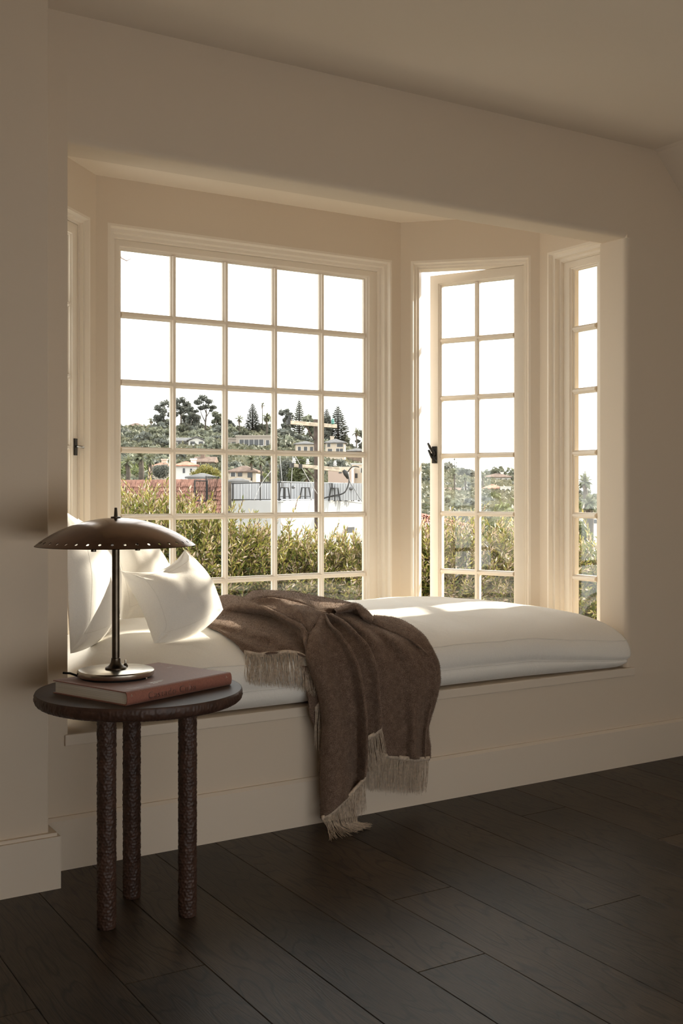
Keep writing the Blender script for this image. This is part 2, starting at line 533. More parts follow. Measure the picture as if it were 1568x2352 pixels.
M['oak'] = plank_mat()
mb = MB(); mb.box(RX0 - .1, RX1 + .1, RY0 - .1, .14, -.06, -.012)
floor = tag(mb.build('floor', mat('subfloor', (.01, .008, .006), .9)), 'dark brown oak plank floor with visible grain', kind='structure')
SEAMS = [-1.7, -1.46, -1.27, -1.08, -.89, -.698, -.506, -.314, -.122, .07, .262, .454, .646, .835, 1.024, 1.213, 1.405, 1.595, 1.787, 1.98, 2.173, 2.368, 2.563, 2.757, 2.95, 3.143, 3.336, 3.53, 3.722, 3.915, 4.108, 4.35]
BUTTS = {.835: [-.778], 1.024: [-2.1], 1.213: [-1.62], 1.405: [-1.06], 1.595: [-.682], 1.787: [-1.9], 1.98: [-.991], 2.173: [-2.3], 2.368: [-.296, -2.0], 2.563: [-.694], .646: [-1.5], 2.757: [-1.3], 2.95: [-.5, -2.2], 3.143: [-1.0], 3.336: [-1.7]}
rnd = random.Random(11)
for a, b_ in zip(SEAMS[:-1], SEAMS[1:]):
    ys = sorted(BUTTS.get(a, [-.3 - rnd.random() * 1.6]))
    while ys[0] > RY0 + 1.2: ys.insert(0, max(RY0, ys[0] - 1.9))
    if ys[0] > RY0: ys.insert(0, RY0)
    ys.append(-.012 if b_ > .86 else -.13)
    for y0, y1 in zip(ys[:-1], ys[1:]):
        g = .0006
        hx_, hy_ = (b_ - a) / 2 - g, (y1 - y0) / 2 - g
        e = .0012
        vs = [(-hx_, -hy_, -.012), (hx_, -hy_, -.012), (hx_, hy_, -.012), (-hx_, hy_, -.012), (-hx_, -hy_, -e), (hx_, -hy_, -e), (hx_, hy_, -e), (-hx_, hy_, -e), (-hx_ + e, -hy_ + e, 0), (hx_ - e, -hy_ + e, 0), (hx_ - e, hy_ - e, 0), (-hx_ + e, hy_ - e, 0)]
        fs = [(0, 1, 5, 4), (1, 2, 6, 5), (2, 3, 7, 6), (3, 0, 4, 7), (4, 5, 9, 8), (5, 6, 10, 9), (6, 7, 11, 10), (7, 4, 8, 11), (8, 9, 10, 11)]
        o = mesh_obj('plank', vs, fs, M['oak'], floor)
        o.location = ((a + b_) / 2, (y0 + y1) / 2, 0)

# ------------------------------------------------------------------ side table with hammered legs
def dimples(P, cell, seed, wrap=None):
    """height of a surface carved with shallow scallops at surface coordinates P (n,2)"""
    r = np.random.RandomState(seed)
    U, V = P[:, 0].max(), P[:, 1].max()
    nu, nv = max(3, int(round(U / cell))), max(2, int(round(V / (cell * .86))))
    jit = r.rand(nv + 4, nu, 2) - .5
    rad = .9 + .3 * r.rand(nv + 4, nu)
    iu = np.floor(P[:, 0] / U * nu).astype(int); iv = np.floor(P[:, 1] / V * nv).astype(int)
    best = np.full(len(P), 9.)
    for dv in (-1, 0, 1):
        for du in (-1, 0, 1):
            b_ = iv + dv; a_ = iu + du
            j = jit[np.clip(b_ + 1, 0, nv + 3), a_ % nu]
            cu = (a_ + .5 + .5 * (b_ % 2) + .55 * j[:, 0]) * U / nu
            cv = (b_ + .5 + .55 * j[:, 1]) * V / nv
            d = ((P[:, 0] - cu) ** 2 + (P[:, 1] - cv) ** 2) / (cell * .62) ** 2 * rad[np.clip(b_ + 1, 0, nv + 3), a_ % nu]
            best = np.minimum(best, d)
    return np.clip(best, 0, 1.15)


def table_leg(name, loc, parent, seed):
    nu, nv, R, Hh = 84, 300, .0237, .536
    th = np.linspace(0, 2 * PI, nu, endpoint=False); zz = np.linspace(0, Hh, nv)
    T, Z = np.meshgrid(th, zz)
    d = dimples(np.stack([T.ravel() * R, Z.ravel()], 1), .0088, seed).reshape(T.shape)
    rr = R - .0019 + .0021 * d
    rr[0] *= .93; rr[1] *= .985
    X, Y = rr * np.cos(T), rr * np.sin(T)
    vs = np.stack([X.ravel(), Y.ravel(), Z.ravel()], 1).tolist()
    fs = [(i * nu + j, i * nu + (j + 1) % nu, (i + 1) * nu + (j + 1) % nu, (i + 1) * nu + j) for i in range(nv - 1) for j in range(nu)]
    fs.append(tuple(range(nu - 1, -1, -1))); fs.append(tuple((nv - 1) * nu + j for j in range(nu)))
    o = mesh_obj(name, vs, fs, M['hammered'], parent, True)
    o.location = loc
    return o


M['hammered'] = mat('hammered_wood', (.052, .026, .017), .46, .32, noise_scale=40, noise_amt=.35)
M['tabletop'] = mat('stained_wood_top', (.060, .041, .033), .52, .22, noise_scale=14, noise_amt=.2, bump=.1, bump_scale=120)
TCX, TCY, TZ = 1.009, -.42, .563
table = tag(empty('side_table', (TCX, TCY, 0)), 'small round dark wooden side table with three hammered legs', 'table')
for i, (x, y) in enumerate(((.908, -.462), (1.032, -.304), (1.106, -.494))):
    table_leg('leg', (x - TCX, y - TCY, 0), table, 3 + i)
R = .2555
nu, nv = 620, 22
prof = [(R - .0015, 0), (R, -.003), (R + .002, -.009), (R + .002, -.016), (R - .001, -.024), (R - .007, -.030), (R - .018, -.034), (R - .05, -.035)]
pl = np.array(prof); sl = np.r_[0, np.cumsum(np.hypot(*np.diff(pl, axis=0).T))]
sv = np.linspace(0, sl[-1], nv); pr_ = np.interp(sv, sl, pl[:, 0]); pz_ = np.interp(sv, sl, pl[:, 1])
T, S = np.meshgrid(np.linspace(0, 2 * PI, nu, endpoint=False), sv)
d = dimples(np.stack([T.ravel() * R, S.ravel()], 1), .0085, 9).reshape(T.shape)
am = np.interp(sv, [0, .004, .008, .06, sl[-1]], [0, 0, 1, 1, .6])[:, None]
rr = pr_[:, None] - am * (.0024 - .0027 * d)
vs = np.stack([(rr * np.cos(T)).ravel(), (rr * np.sin(T)).ravel(), np.repeat(pz_, nu)], 1).tolist()
fs = [(i * nu + (j + 1) % nu, i * nu + j, (i + 1) * nu + j, (i + 1) * nu + (j + 1) % nu) for i in range(nv - 1) for j in range(nu)]
fs.append(tuple((nv - 1) * nu + j for j in range(nu - 1, -1, -1)))
o = mesh_obj('tabletop_edge', vs, fs, M['hammered'], table, True); o.location = (0, 0, TZ)
mb = MB(); mb.lathe([(R - .03, -.004), (R - .0016, -.0006), (R - .0022, 0.0), (.01, 0.0)], 96)
tag(mb.build('tabletop', M['tabletop'], table, autosmooth=30), 'smooth brown table surface').location = (0, 0, TZ)

# ------------------------------------------------------------------ book
BE1 = math.atan2(.124, .326)
BOOK = tag(empty('book', (.901, -.616, TZ), BE1), 'thick brown cloth hardcover book lying on the side table', 'book')
BL, BD, BH = .349, .268, .0325
M['cloth'] = mat('book_cloth', (.27, .105, .072), .55, .3, noise_scale=260, noise_amt=.14, bump=.25, bump_scale=700, sheen=.3)
M['foil'] = mat('silver_foil', (.78, .74, .70), .28, .6, metal=1.)
for nm, z0 in (('back_cover', 0), ('front_cover', BH - .003)):
    mb = MB(); mb.box(0, BL, .008, BD, z0, z0 + .003)
    mb.build(nm, M['cloth'], BOOK, bevel=.0008)
mb = MB()
sp = []
for k in range(13):
    a = -PI / 2 + PI * k / 12
    sp.append((.006 - .0085 * abs(math.cos(a)) ** .75, BH / 2 + BH / 2 * math.sin(a)))
sp2 = [(y + .0022, BH / 2 + (z - BH / 2) * .86) for y, z in sp][::-1]
mb.sweep([[(x, y, z) for y, z in sp + sp2] for x in (0, .0015, BL - .0015, BL)])
mb.build('spine', M['cloth'], BOOK, autosmooth=50)


def pages_mat():
    m, nt, b = new_mat('page_edges')
    t = N(nt, 'ShaderNodeTexCoord'); mp = N(nt, 'ShaderNodeMapping'); mp.inputs['Scale'].default_value = (3, 3, 900)
    n = N(nt, 'ShaderNodeTexNoise'); n.inputs['Scale'].default_value = 1.; n.inputs['Detail'].default_value = 6
    r = N(nt, 'ShaderNodeValToRGB'); r.color_ramp.elements[0].position = .3; r.color_ramp.elements[1].position = .62
    r.color_ramp.elements[0].color = (.46, .42, .34, 1); r.color_ramp.elements[1].color = (.80, .75, .66, 1)
    bp = N(nt, 'ShaderNodeBump'); bp.inputs['Strength'].default_value = .5; bp.inputs['Distance'].default_value = .001
    nt.links.new(t.outputs['Object'], mp.inputs[0]); nt.links.new(mp.outputs[0], n.inputs[0]); nt.links.new(n.outputs[0], r.inputs[0]); nt.links.new(r.outputs[0], b.inputs[0])
    nt.links.new(n.outputs[0], bp.inputs['Height']); nt.links.new(bp.outputs[0], b.inputs['Normal'])
    b.inputs['Roughness'].default_value = .8
    return m


mb = MB(); mb.box(.004, BL - .004, .004, BD - .005, .003, BH - .003)
tag(mb.build('page_block', pages_mat(), BOOK), 'cream page edges')


def text_mesh(txt, size, mtl, name, parent, fn, depth=.0003, spacing=1.0):
    """lettering as a thin mesh; fn maps (x, y, h) of the flat text to local space"""
    cu = bpy.data.curves.new(name, 'FONT'); cu.body = txt; cu.size = size; cu.space_character = spacing; cu.extrude = depth; cu.resolution_u = 3
    ob = bpy.data.objects.new(name + '_tmp', cu); COL.objects.link(ob)
    dg = bpy.context.evaluated_depsgraph_get()
    me = bpy.data.meshes.new_from_object(ob.evaluated_get(dg))
    bpy.data.objects.remove(ob); bpy.data.curves.remove(cu)
    for v in me.vertices: v.co = fn(*v.co)
    me.materials.clear(); me.materials.append(mtl)
    return link_mesh(name, me, parent)


def spine_y(z):
    a = math.asin(max(-1, min(1, (z - BH / 2) / (BH / 2))))
    return .006 - .0085 * abs(math.cos(a)) ** .75


M['deboss'] = mat('debossed_cloth', (.22, .13, .11), .30, .5, metal=.7)
text_mesh('Castado Cuba', .0235, M['deboss'], 'spine_title', BOOK, lambda x, y, h: Vector((.064 + x, spine_y(.0075 + y) - .0002 - h, .0075 + y)), spacing=1.17)
for x0 in (.011, BL - .022):
    text_mesh('A', .008, M['foil'], 'spine_emblem', BOOK, lambda x, y, h, x0=x0: Vector((x0 + x, spine_y(.021 + y) - .0002 - h, .021 + y)))
for k, (tx, sz) in enumerate((('Carnet de la Habana', .0065), ('mil novecientos', .0065), ('edicion', .0065))):
    text_mesh(tx, sz, M['foil'], 'cover_lettering', BOOK, lambda x, y, h, k=k: Vector((.115 + x * .9, .052 - k * .008 + y, BH + .0001 + h)), .0001)
text_mesh('Casa', .0085, M['foil'], 'cover_lettering', BOOK, lambda x, y, h: Vector((.300 + x, .180 + y, BH + .0001 + h)), .0001)
text_mesh('Castado Cuba', .024, M['deboss'], 'cover_title', BOOK, lambda x, y, h: Vector((.030 + x * .5, .022 + y, BH + .0001 + h)), .0001)

# ------------------------------------------------------------------ table lamp
LX, LY, LZ = .953, -.402, TZ + BH
M['bronze'] = mat('dark_bronze', (.135, .083, .058), .16, .5, metal=.85, noise_scale=9, noise_amt=.35)
M['brass'] = mat('aged_brass', (.56, .52, .44), .24, .5, metal=1., noise_scale=30, noise_amt=.18)
M['blackened'] = mat('blackened_brass', (.085, .068, .050), .30, .5, metal=.9, noise_scale=25, noise_amt=.3)
M['rubber'] = mat('black_rubber', (.012, .011, .010), .7, .2)
lamp = tag(empty('table_lamp', (LX, LY, LZ)), 'dark bronze table lamp with a pierced dome shade standing on the book', 'lamp')
mb = MB(); mb.lathe([(.086, .0), (.086, .006)], 64); mb.build('foot_ring', M['rubber'], lamp, autosmooth=40)
mb = MB(); mb.lathe([(.088, .005), (.0935, .0055), (.0945, .008), (.0945, .0165), (.0925, .0185), (.090, .0195), (.02, .0205), (.004, .0205)], 96)
mb.build('base', M['brass'], lamp, autosmooth=28)
mb = MB(); mb.lathe([(.026, .0195), (.0265, .022), (.0255, .0245), (.0205, .027), (.0155, .031), (.0125, .037), (.0112, .045), (.0112, .047), (.0098, .048)], 40)
mb.build('stem_collar', M['blackened'], lamp, autosmooth=40)
mb = MB(); mb.lathe([(.0094, .044), (.0094, .385)], 32); mb.build('stem', M['blackened'], lamp, autosmooth=40)
sx, sy = math.cos(math.radians(35)) * .042, math.sin(math.radians(35)) * .042
mb = MB(); mb.lathe([(.0065, .020), (.006, .0235), (.0038, .026), (.0036, .028)], 20, (sx, sy, 0)); sw = mb.build('switch', M['blackened'], lamp, autosmooth=40)
mb = MB(); mb.lathe([(.0024, .026), (.0024, .036), (.001, .0365)], 16, (sx, sy, 0)); mb.build('switch_lever', M['brass'], sw, autosmooth=40)
mb = MB(); mb.tube([(-.088, .028, .006), (-.104, .038, .0125), (-.118, .050, .013)], .0028, 8); mb.build('cord_end', M['rubber'], lamp, smooth=True)
mb = MB(); mb.tube([(.052, -.072, .008), (.052, -.072, 0.0003)], .003, 10); mb.build('base_pin', M['brass'], lamp)
# shade: spherical cap with a ring of round holes
SR, SHh = .1973, .0685
SRad = (SR ** 2 + SHh ** 2) / (2 * SHh)
ZRIM = .924 - LZ


def dome(phi, t):   # t: distance from axis
    return (t * math.cos(phi), t * math.sin(phi), ZRIM + math.sqrt(max(0, SRad ** 2 - t * t)) - (SRad - SHh))


NH = 40
nseg = NH * 4
SHT = .0014


def dome_n(phi, t):
    zz = math.sqrt(max(0, SRad ** 2 - t * t))
    return Vector((t * math.cos(phi), t * math.sin(phi), zz)) / SRad


def pierced_shade():
    """outer and inner skin with the same round holes, joined by the hole walls and the rim"""
    vs, fs, nm = [], [], []

    def vert(phi, t, side):
        n_ = dome_n(phi, t)
        vs.append(Vector(dome(phi, t)) - n_ * (SHT if side else 0)); nm.append(-n_ if side else n_)
        return len(vs) - 1

    def face(f, side): fs.append(tuple(f) if side else tuple(f)[::-1])
    skins = []
    for side in (0, 1):
        prev = None
        for t in (.004, .012, .03, .05, .07, .09, .11, .13, .15, .165, .176):
            cur = [vert(2 * PI * k / nseg, t, side) for k in range(nseg)]
            if prev:
                for k in range(nseg): face((prev[k], prev[(k + 1) % nseg], cur[(k + 1) % nseg], cur[k]), side)
            prev = cur
        t0, t1, hr = .176, .1915, .0037
        tc_ = (t0 + t1) / 2 + .0005
        outer = [vert(2 * PI * k / nseg, t1, side) for k in range(nseg)]
        holes = []
        for h in range(NH):
            ac = 2 * PI * (4 * h + 2) / nseg
            loop = [prev[(4 * h + k) % nseg] for k in range(5)] + [outer[(4 * h + k) % nseg] for k in range(4, -1, -1)]
            hole = []
            for k in range(10):
                q = math.radians(198 + 36 * k)
                hole.append(vert(ac + hr * math.cos(q) / tc_, tc_ + hr * math.sin(q), side))
            for k in range(10):
                k2 = (k + 1) % 10
                face((loop[k], hole[k], hole[k2], loop[k2])[::-1], side)
            holes.append(hole)
        edge = [vert(2 * PI * k / nseg, SR, side) for k in range(nseg)]
        for k in range(nseg): face((outer[k], outer[(k + 1) % nseg], edge[(k + 1) % nseg], edge[k]), side)
        skins.append((holes, edge))

    def wall(a, b_):
        b0 = len(vs)
        c = sum((vs[i] for i in a), Vector()) / len(a)
        for i in a: vs.append(vs[i].copy()); nm.append((c - vs[i]).normalized())
        for i in b_: vs.append(vs[i].copy()); nm.append((c - vs[i]).normalized())
        n_ = len(a)
        for k in range(n_): fs.append((b0 + k, b0 + (k + 1) % n_, b0 + n_ + (k + 1) % n_, b0 + n_ + k))
    for ha, hb in zip(skins[0][0], skins[1][0]): wall(ha, hb)
    b0 = len(vs)
    for i in skins[0][1] + skins[1][1]:
        vs.append(vs[i].copy()); nm.append(Vector((vs[i].x, vs[i].y, -.05)).normalized())
    for k in range(nseg): fs.append((b0 + k, b0 + (k + 1) % nseg, b0 + nseg + (k + 1) % nseg, b0 + nseg + k))
    o = mesh_obj('lamp_shade', vs, fs, M['bronze'], lamp, True)
    o.data.normals_split_custom_set_from_vertices(nm)


pierced_shade()
mb = MB(); mb.lathe([(.0125, .0), (.0125, .0035), (.010, .0042), (.0048, .0045), (.0042, .012), (.0033, .026), (.001, .0265)], 24, (0, 0, ZRIM + SHh - .001))
mb.build('finial', M['blackened'], lamp, autosmooth=40)
mb = MB(); mb.lathe([(.001, -.012), (.012, -.0105), (.021, -.004), (.0255, .006), (.025, .018), (.019, .032), (.013, .042)], 32, (0, 0, ZRIM + .004))
tag(mb.build('bulb', mat('frosted_glass_bulb', (.85, .83, .78), .35, .5), lamp, smooth=True), 'white frosted globe bulb')
for a, r_ in ((205, .075), (-35, .055)):
    bx, by = r_ * math.cos(math.radians(a)), r_ * math.sin(math.radians(a))
    mb = MB(); mb.tube([(bx, by, ZRIM + SHh * .8), (bx, by, ZRIM - .004)], .0035, 10); mb.lathe([(.0062, -.013), (.0066, -.011), (.0066, -.006), (.0040, -.004)], 12, (bx, by, ZRIM))
    mb.build('shade_screw', M['blackened'], lamp, autosmooth=40)

# ------------------------------------------------------------------ cushions
def linen(name, col, wr=.35):
    m, nt, b = new_mat(name)
    L = nt.links.new
    b.inputs['Roughness'].default_value = .9; b.inputs['Specular IOR Level'].default_value = .15
    b.inputs['Sheen Weight'].default_value = .25; b.inputs['Sheen Roughness'].default_value = .5
    t = N(nt, 'ShaderNodeTexCoord')
    n1 = N(nt, 'ShaderNodeTexNoise'); n1.inputs['Scale'].default_value = 9.; n1.inputs['Detail'].default_value = 4; n1.inputs['Distortion'].default_value = .6
    n2 = N(nt, 'ShaderNodeTexNoise'); n2.inputs['Scale'].default_value = 420.; n2.inputs['Detail'].default_value = 2
    L(t.outputs['Object'], n1.inputs[0]); L(t.outputs['Object'], n2.inputs[0])
    b1 = N(nt, 'ShaderNodeBump'); b1.inputs['Strength'].default_value = wr; b1.inputs['Distance'].default_value = .012
    b2 = N(nt, 'ShaderNodeBump'); b2.inputs['Strength'].default_value = .3; b2.inputs['Distance'].default_value = .0012
    L(n1.outputs[0], b1.inputs['Height']); L(n2.outputs[0], b2.inputs['Height']); L(b1.outputs[0], b2.inputs['Normal']); L(b2.outputs[0], b.inputs['Normal'])
    r = N(nt, 'ShaderNodeValToRGB'); r.color_ramp.elements[0].position = .3; r.color_ramp.elements[1].position = .7
    r.color_ramp.elements[0].color = tuple(c * .94 for c in col) + (1,); r.color_ramp.elements[1].color = (*col, 1)
    L(n2.outputs[0], r.inputs[0]); L(r.outputs[0], b.inputs['Base Color'])
    return m


M['linen'] = linen('white_linen', (.91, .872, .80))
M['linen2'] = linen('white_linen_pillow', (.915, .88, .815), .3)
M['thread'] = mat('linen_piping', (.80, .765, .70), .9, .1)


def smoothstep(a, b_, x):
    t = np.clip((x - a) / (b_ - a), 0, 1); return t * t * (3 - 2 * t)


def seat_cushion():
    out = [(.968, -.035), (3.148, -.035), (3.150, .50), (2.73, .925), (1.41, .925), (.975, .50)]
    pts = []
    for i in range(6):
        a, b_ = Vector(out[i]), Vector(out[(i + 1) % 6])
        n = max(6, int((b_ - a).length / .022))
        pts += [a.lerp(b_, k / n) for k in range(n)]
    P = np.array([tuple(p) for p in pts]); n = len(P)
    for _ in range(2): P = (np.roll(P, 1, 0) + P * 2 + np.roll(P, -1, 0)) / 4
    S = np.stack([np.clip(P[:, 0], 1.45, 2.65), np.full(n, .56)], 1)
    D = S - P; Ln = np.hypot(D[:, 0], D[:, 1]); D /= Ln[:, None]
    # inset (m), height; the last ones are fractions of the way to the middle
    prof = [(.30, .377), (.12, .378), (.06, .383), (.025, .398), (.004, .425), (.006, .447), (-.006, .468), (-.009, .490), (-.004, .512), (.008, .529), (.030, .546), (.065, .565), (.11, .583), (.16, .598), (.22, .611), (.29, .622), (.36, .6265), (.43, .6285)]
    rings = []
    xs = P[:, 0]
    prof = [(.475, .377)] + prof + [(.475, .629)]
    fine = []
    for k in range(len(prof) - 1):
        p0, p1, p2, p3 = [np.array(prof[min(max(q, 0), len(prof) - 1)]) for q in (k - 1, k, k + 1, k + 2)]
        for t in (0, .5):
            fine.append(tuple(.5 * (2 * p1 + (p2 - p0) * t + (2 * p0 - 5 * p1 + 4 * p2 - p3) * t * t + (3 * p1 - p0 - 3 * p2 + p3) * t ** 3)))
    fine.append(prof[-1])
    for k, (ins, z) in enumerate(fine):
        f = max(0., min(ins / .475, 1.))
        q = P + D * (ins + (Ln - .475) * f ** 2)[:, None]
        x, y = q[:, 0], q[:, 1]
        zz = np.full(n, z)
        t = (z - .377) / .25
        zz -= smoothstep(2.55, 3.15, x) * (.042 * np.exp(-((z - .49) / .07) ** 2) + .018 * max(t, 0))
        zz += smoothstep(1.35, .97, x) * .03 * np.exp(-((z - .40) / .03) ** 2)
        zz += smoothstep(1.25, .97, x) * -.02 * max(t, 0)
        fr_ = np.exp(-((y + .03) / .14) ** 2)
        for i in range(n):
            zz[i] += .006 * max(t, 0) * (noise.noise((x[i] * 7, y[i] * 7, 3)) + .5 * noise.noise((x[i] * 15 + y[i] * 4, y[i] * 6, 8)))
        rings.append(np.stack([x, y, zz], 1))
    # close the top and bottom down to the middle line
    V = [tuple(p) for r in rings for p in r]
    F = []
    for k in range(len(rings) - 1):
        for j in range(n):
            F.append((k * n + j, k * n + (j + 1) % n, (k + 1) * n + (j + 1) % n, (k + 1) * n + j))
    o = mesh_obj('seat_cushion', V, F, M['linen'], None, True)
    bm = bmesh.new(); bm.from_mesh(o.data); bmesh.ops.remove_doubles(bm, verts=bm.verts, dist=1e-5); bm.to_mesh(o.data); bm.free()
    tag(o, 'long thick white linen cushion filling the window seat', 'cushion')
    for k, nm in ((20, 'seam'), (12, 'seam')):
        mb = MB(); ring = rings[k]
        path = [Vector(p) - Vector((D[i][0], D[i][1], 0)) * .0005 for i, p in enumerate(ring)]
        idx = [i for i in range(n) if path[i].y < .55]
        path = path + path[:1]
        seg = [path[i] for i in range(n + 1)]
        mb.tube(seg, .0017, 6, caps=False)
        mb.build(nm, M['thread'], o, smooth=True)
    return o, rings


CUSH, CRINGS = seat_cushion()


def pillow(name, c, thick, label, seed, group='white linen pillows', puff=.62, back=.5, sag=(0, 0, 0, 0), crease=1., dent=()):
    """pillow between four corners (tl, tr, br, bl); bulges towards the room.
    sag: how far the top, right, bottom and left borders bow inwards (negative: outwards), in metres"""
    tl, tr, br, bl = [Vector(p) for p in c]
    nrm = ((tr - tl) + (br - bl)).cross((tl - bl) + (tr - br)).normalized()
    ax = ((tr - tl) + (br - bl)).normalized(); ay = nrm.cross(ax)
    n = 64
    front, backv = [], []
    rs = np.random.RandomState(seed)
    so = rs.rand(3) * 30
    for i in range(n + 1):
        v = .5 - .5 * math.cos(PI * i / n)
        for j in range(n + 1):
            u = .5 - .5 * math.cos(PI * j / n)
            a, b_ = 2 * u - 1, 2 * v - 1
            p = (tl.lerp(tr, u)).lerp(bl.lerp(br, u), v)
            p = p + ay * (-sag[0] * (1 - a * a) * (1 - v) ** 2 + sag[2] * (1 - a * a) * v ** 2)
            p = p + ax * (-sag[1] * (1 - b_ * b_) * u ** 2 + sag[3] * (1 - b_ * b_) * (1 - u) ** 2)
            w = max(0., (1 - a * a) * (1 - b_ * b_)) ** puff
            r = math.hypot(1 - abs(a), 1 - abs(b_)); q = math.atan2(1 - abs(b_) + 1e-6, 1 - abs(a) + 1e-6)
            fade = min(1, min(1 - abs(a), 1 - abs(b_)) * 8)
            cr = fade * (math.sin(q * 7 + so[0] + 3 * (a > 0) + 5 * (b_ > 0)) + .5 * math.sin(q * 13 + so[1])) * math.exp(-(r / .42) ** 2) * min(1, r * 4)
            nz = noise.noise((u * 2.2 + so[1], v * 2.2 + so[2], seed)) * .16 + noise.noise((u * 6 + so[1], v * 5, seed + 4)) * .05
            h = thick * w * (1 + nz) + thick * .075 * crease * cr
            # border crinkles from the stitching
            edge = math.exp(-(min(1 - abs(a), 1 - abs(b_)) / .07) ** 2)
            ck = nrm * (.0012 * crease * edge * noise.noise(((u if 1 - abs(b_) < 1 - abs(a) else v) * 16, so[2], a * .8)) * min(1, r * 5))
            p = p + ck
            for du, dv, dr, dd in dent:
                h -= fade * dd * math.exp(-((u - du) ** 2 + (v - dv) ** 2) / dr ** 2)
            front.append(p + nrm * h); backv.append(p - nrm * thick * back * w)
    m_ = n + 1
    V = front + backv
    F = []
    for i in range(n):
        for j in range(n):
            q = (i * m_ + j, i * m_ + j + 1, (i + 1) * m_ + j + 1, (i + 1) * m_ + j)
            F.append(q[::-1]); F.append(tuple(k + m_ * m_ for k in q))
    o = mesh_obj(name, V, F, M['linen2'], None, True)
    bm = bmesh.new(); bm.from_mesh(o.data); bmesh.ops.remove_doubles(bm, verts=bm.verts, dist=1e-5); bm.to_mesh(o.data); bm.free()
    tag(o, label, 'pillow', group)
    mb = MB()
    k = 14
    loop = [front[k * m_ + j] for j in range(k, n - k)] + [front[i * m_ + n - k] for i in range(k, n - k)] + [front[(n - k) * m_ + j] for j in range(n - k, k, -1)] + [front[i * m_ + k] for i in range(n - k, k, -1)]
    mb.tube(loop + loop[:1], .0007, 5, caps=False)
    mb.build('seam', M['thread'], o, smooth=True)
    return o


CAM = Vector((0, -3.018, 1.06))
pillow('pillow', [(.985, .10, 1.0), (1.205, .66, .965), (1.285, .50, .62), (.982, .05, .594)], .105, 'large white pillow leaning on the left side of the bay behind the lamp', 5, puff=.62, back=.3, sag=(.02, -.03, -.02, 0))
pillow('pillow', [(1.325, .83, .925), (1.52, .82, .915), (1.60, .59, .612), (1.30, .49, .612)], .085, 'white pillow leaning against the window, behind the smaller front pillow', 9, back=.3, sag=(.01, .0, 0, 0))
pillow('pillow', [(1.185, 0.199, 0.815), (1.436, 0.279, 0.869), (1.546, 0.223, 0.672), (1.264, 0.115, 0.589)], .098, 'small white pillow in front, tilted on its corner beside the brown throw', 2, puff=.62, back=.35, sag=(.040, -.012, -.03, .012), crease=1.5, dent=((.55, .12, .16, .03),))

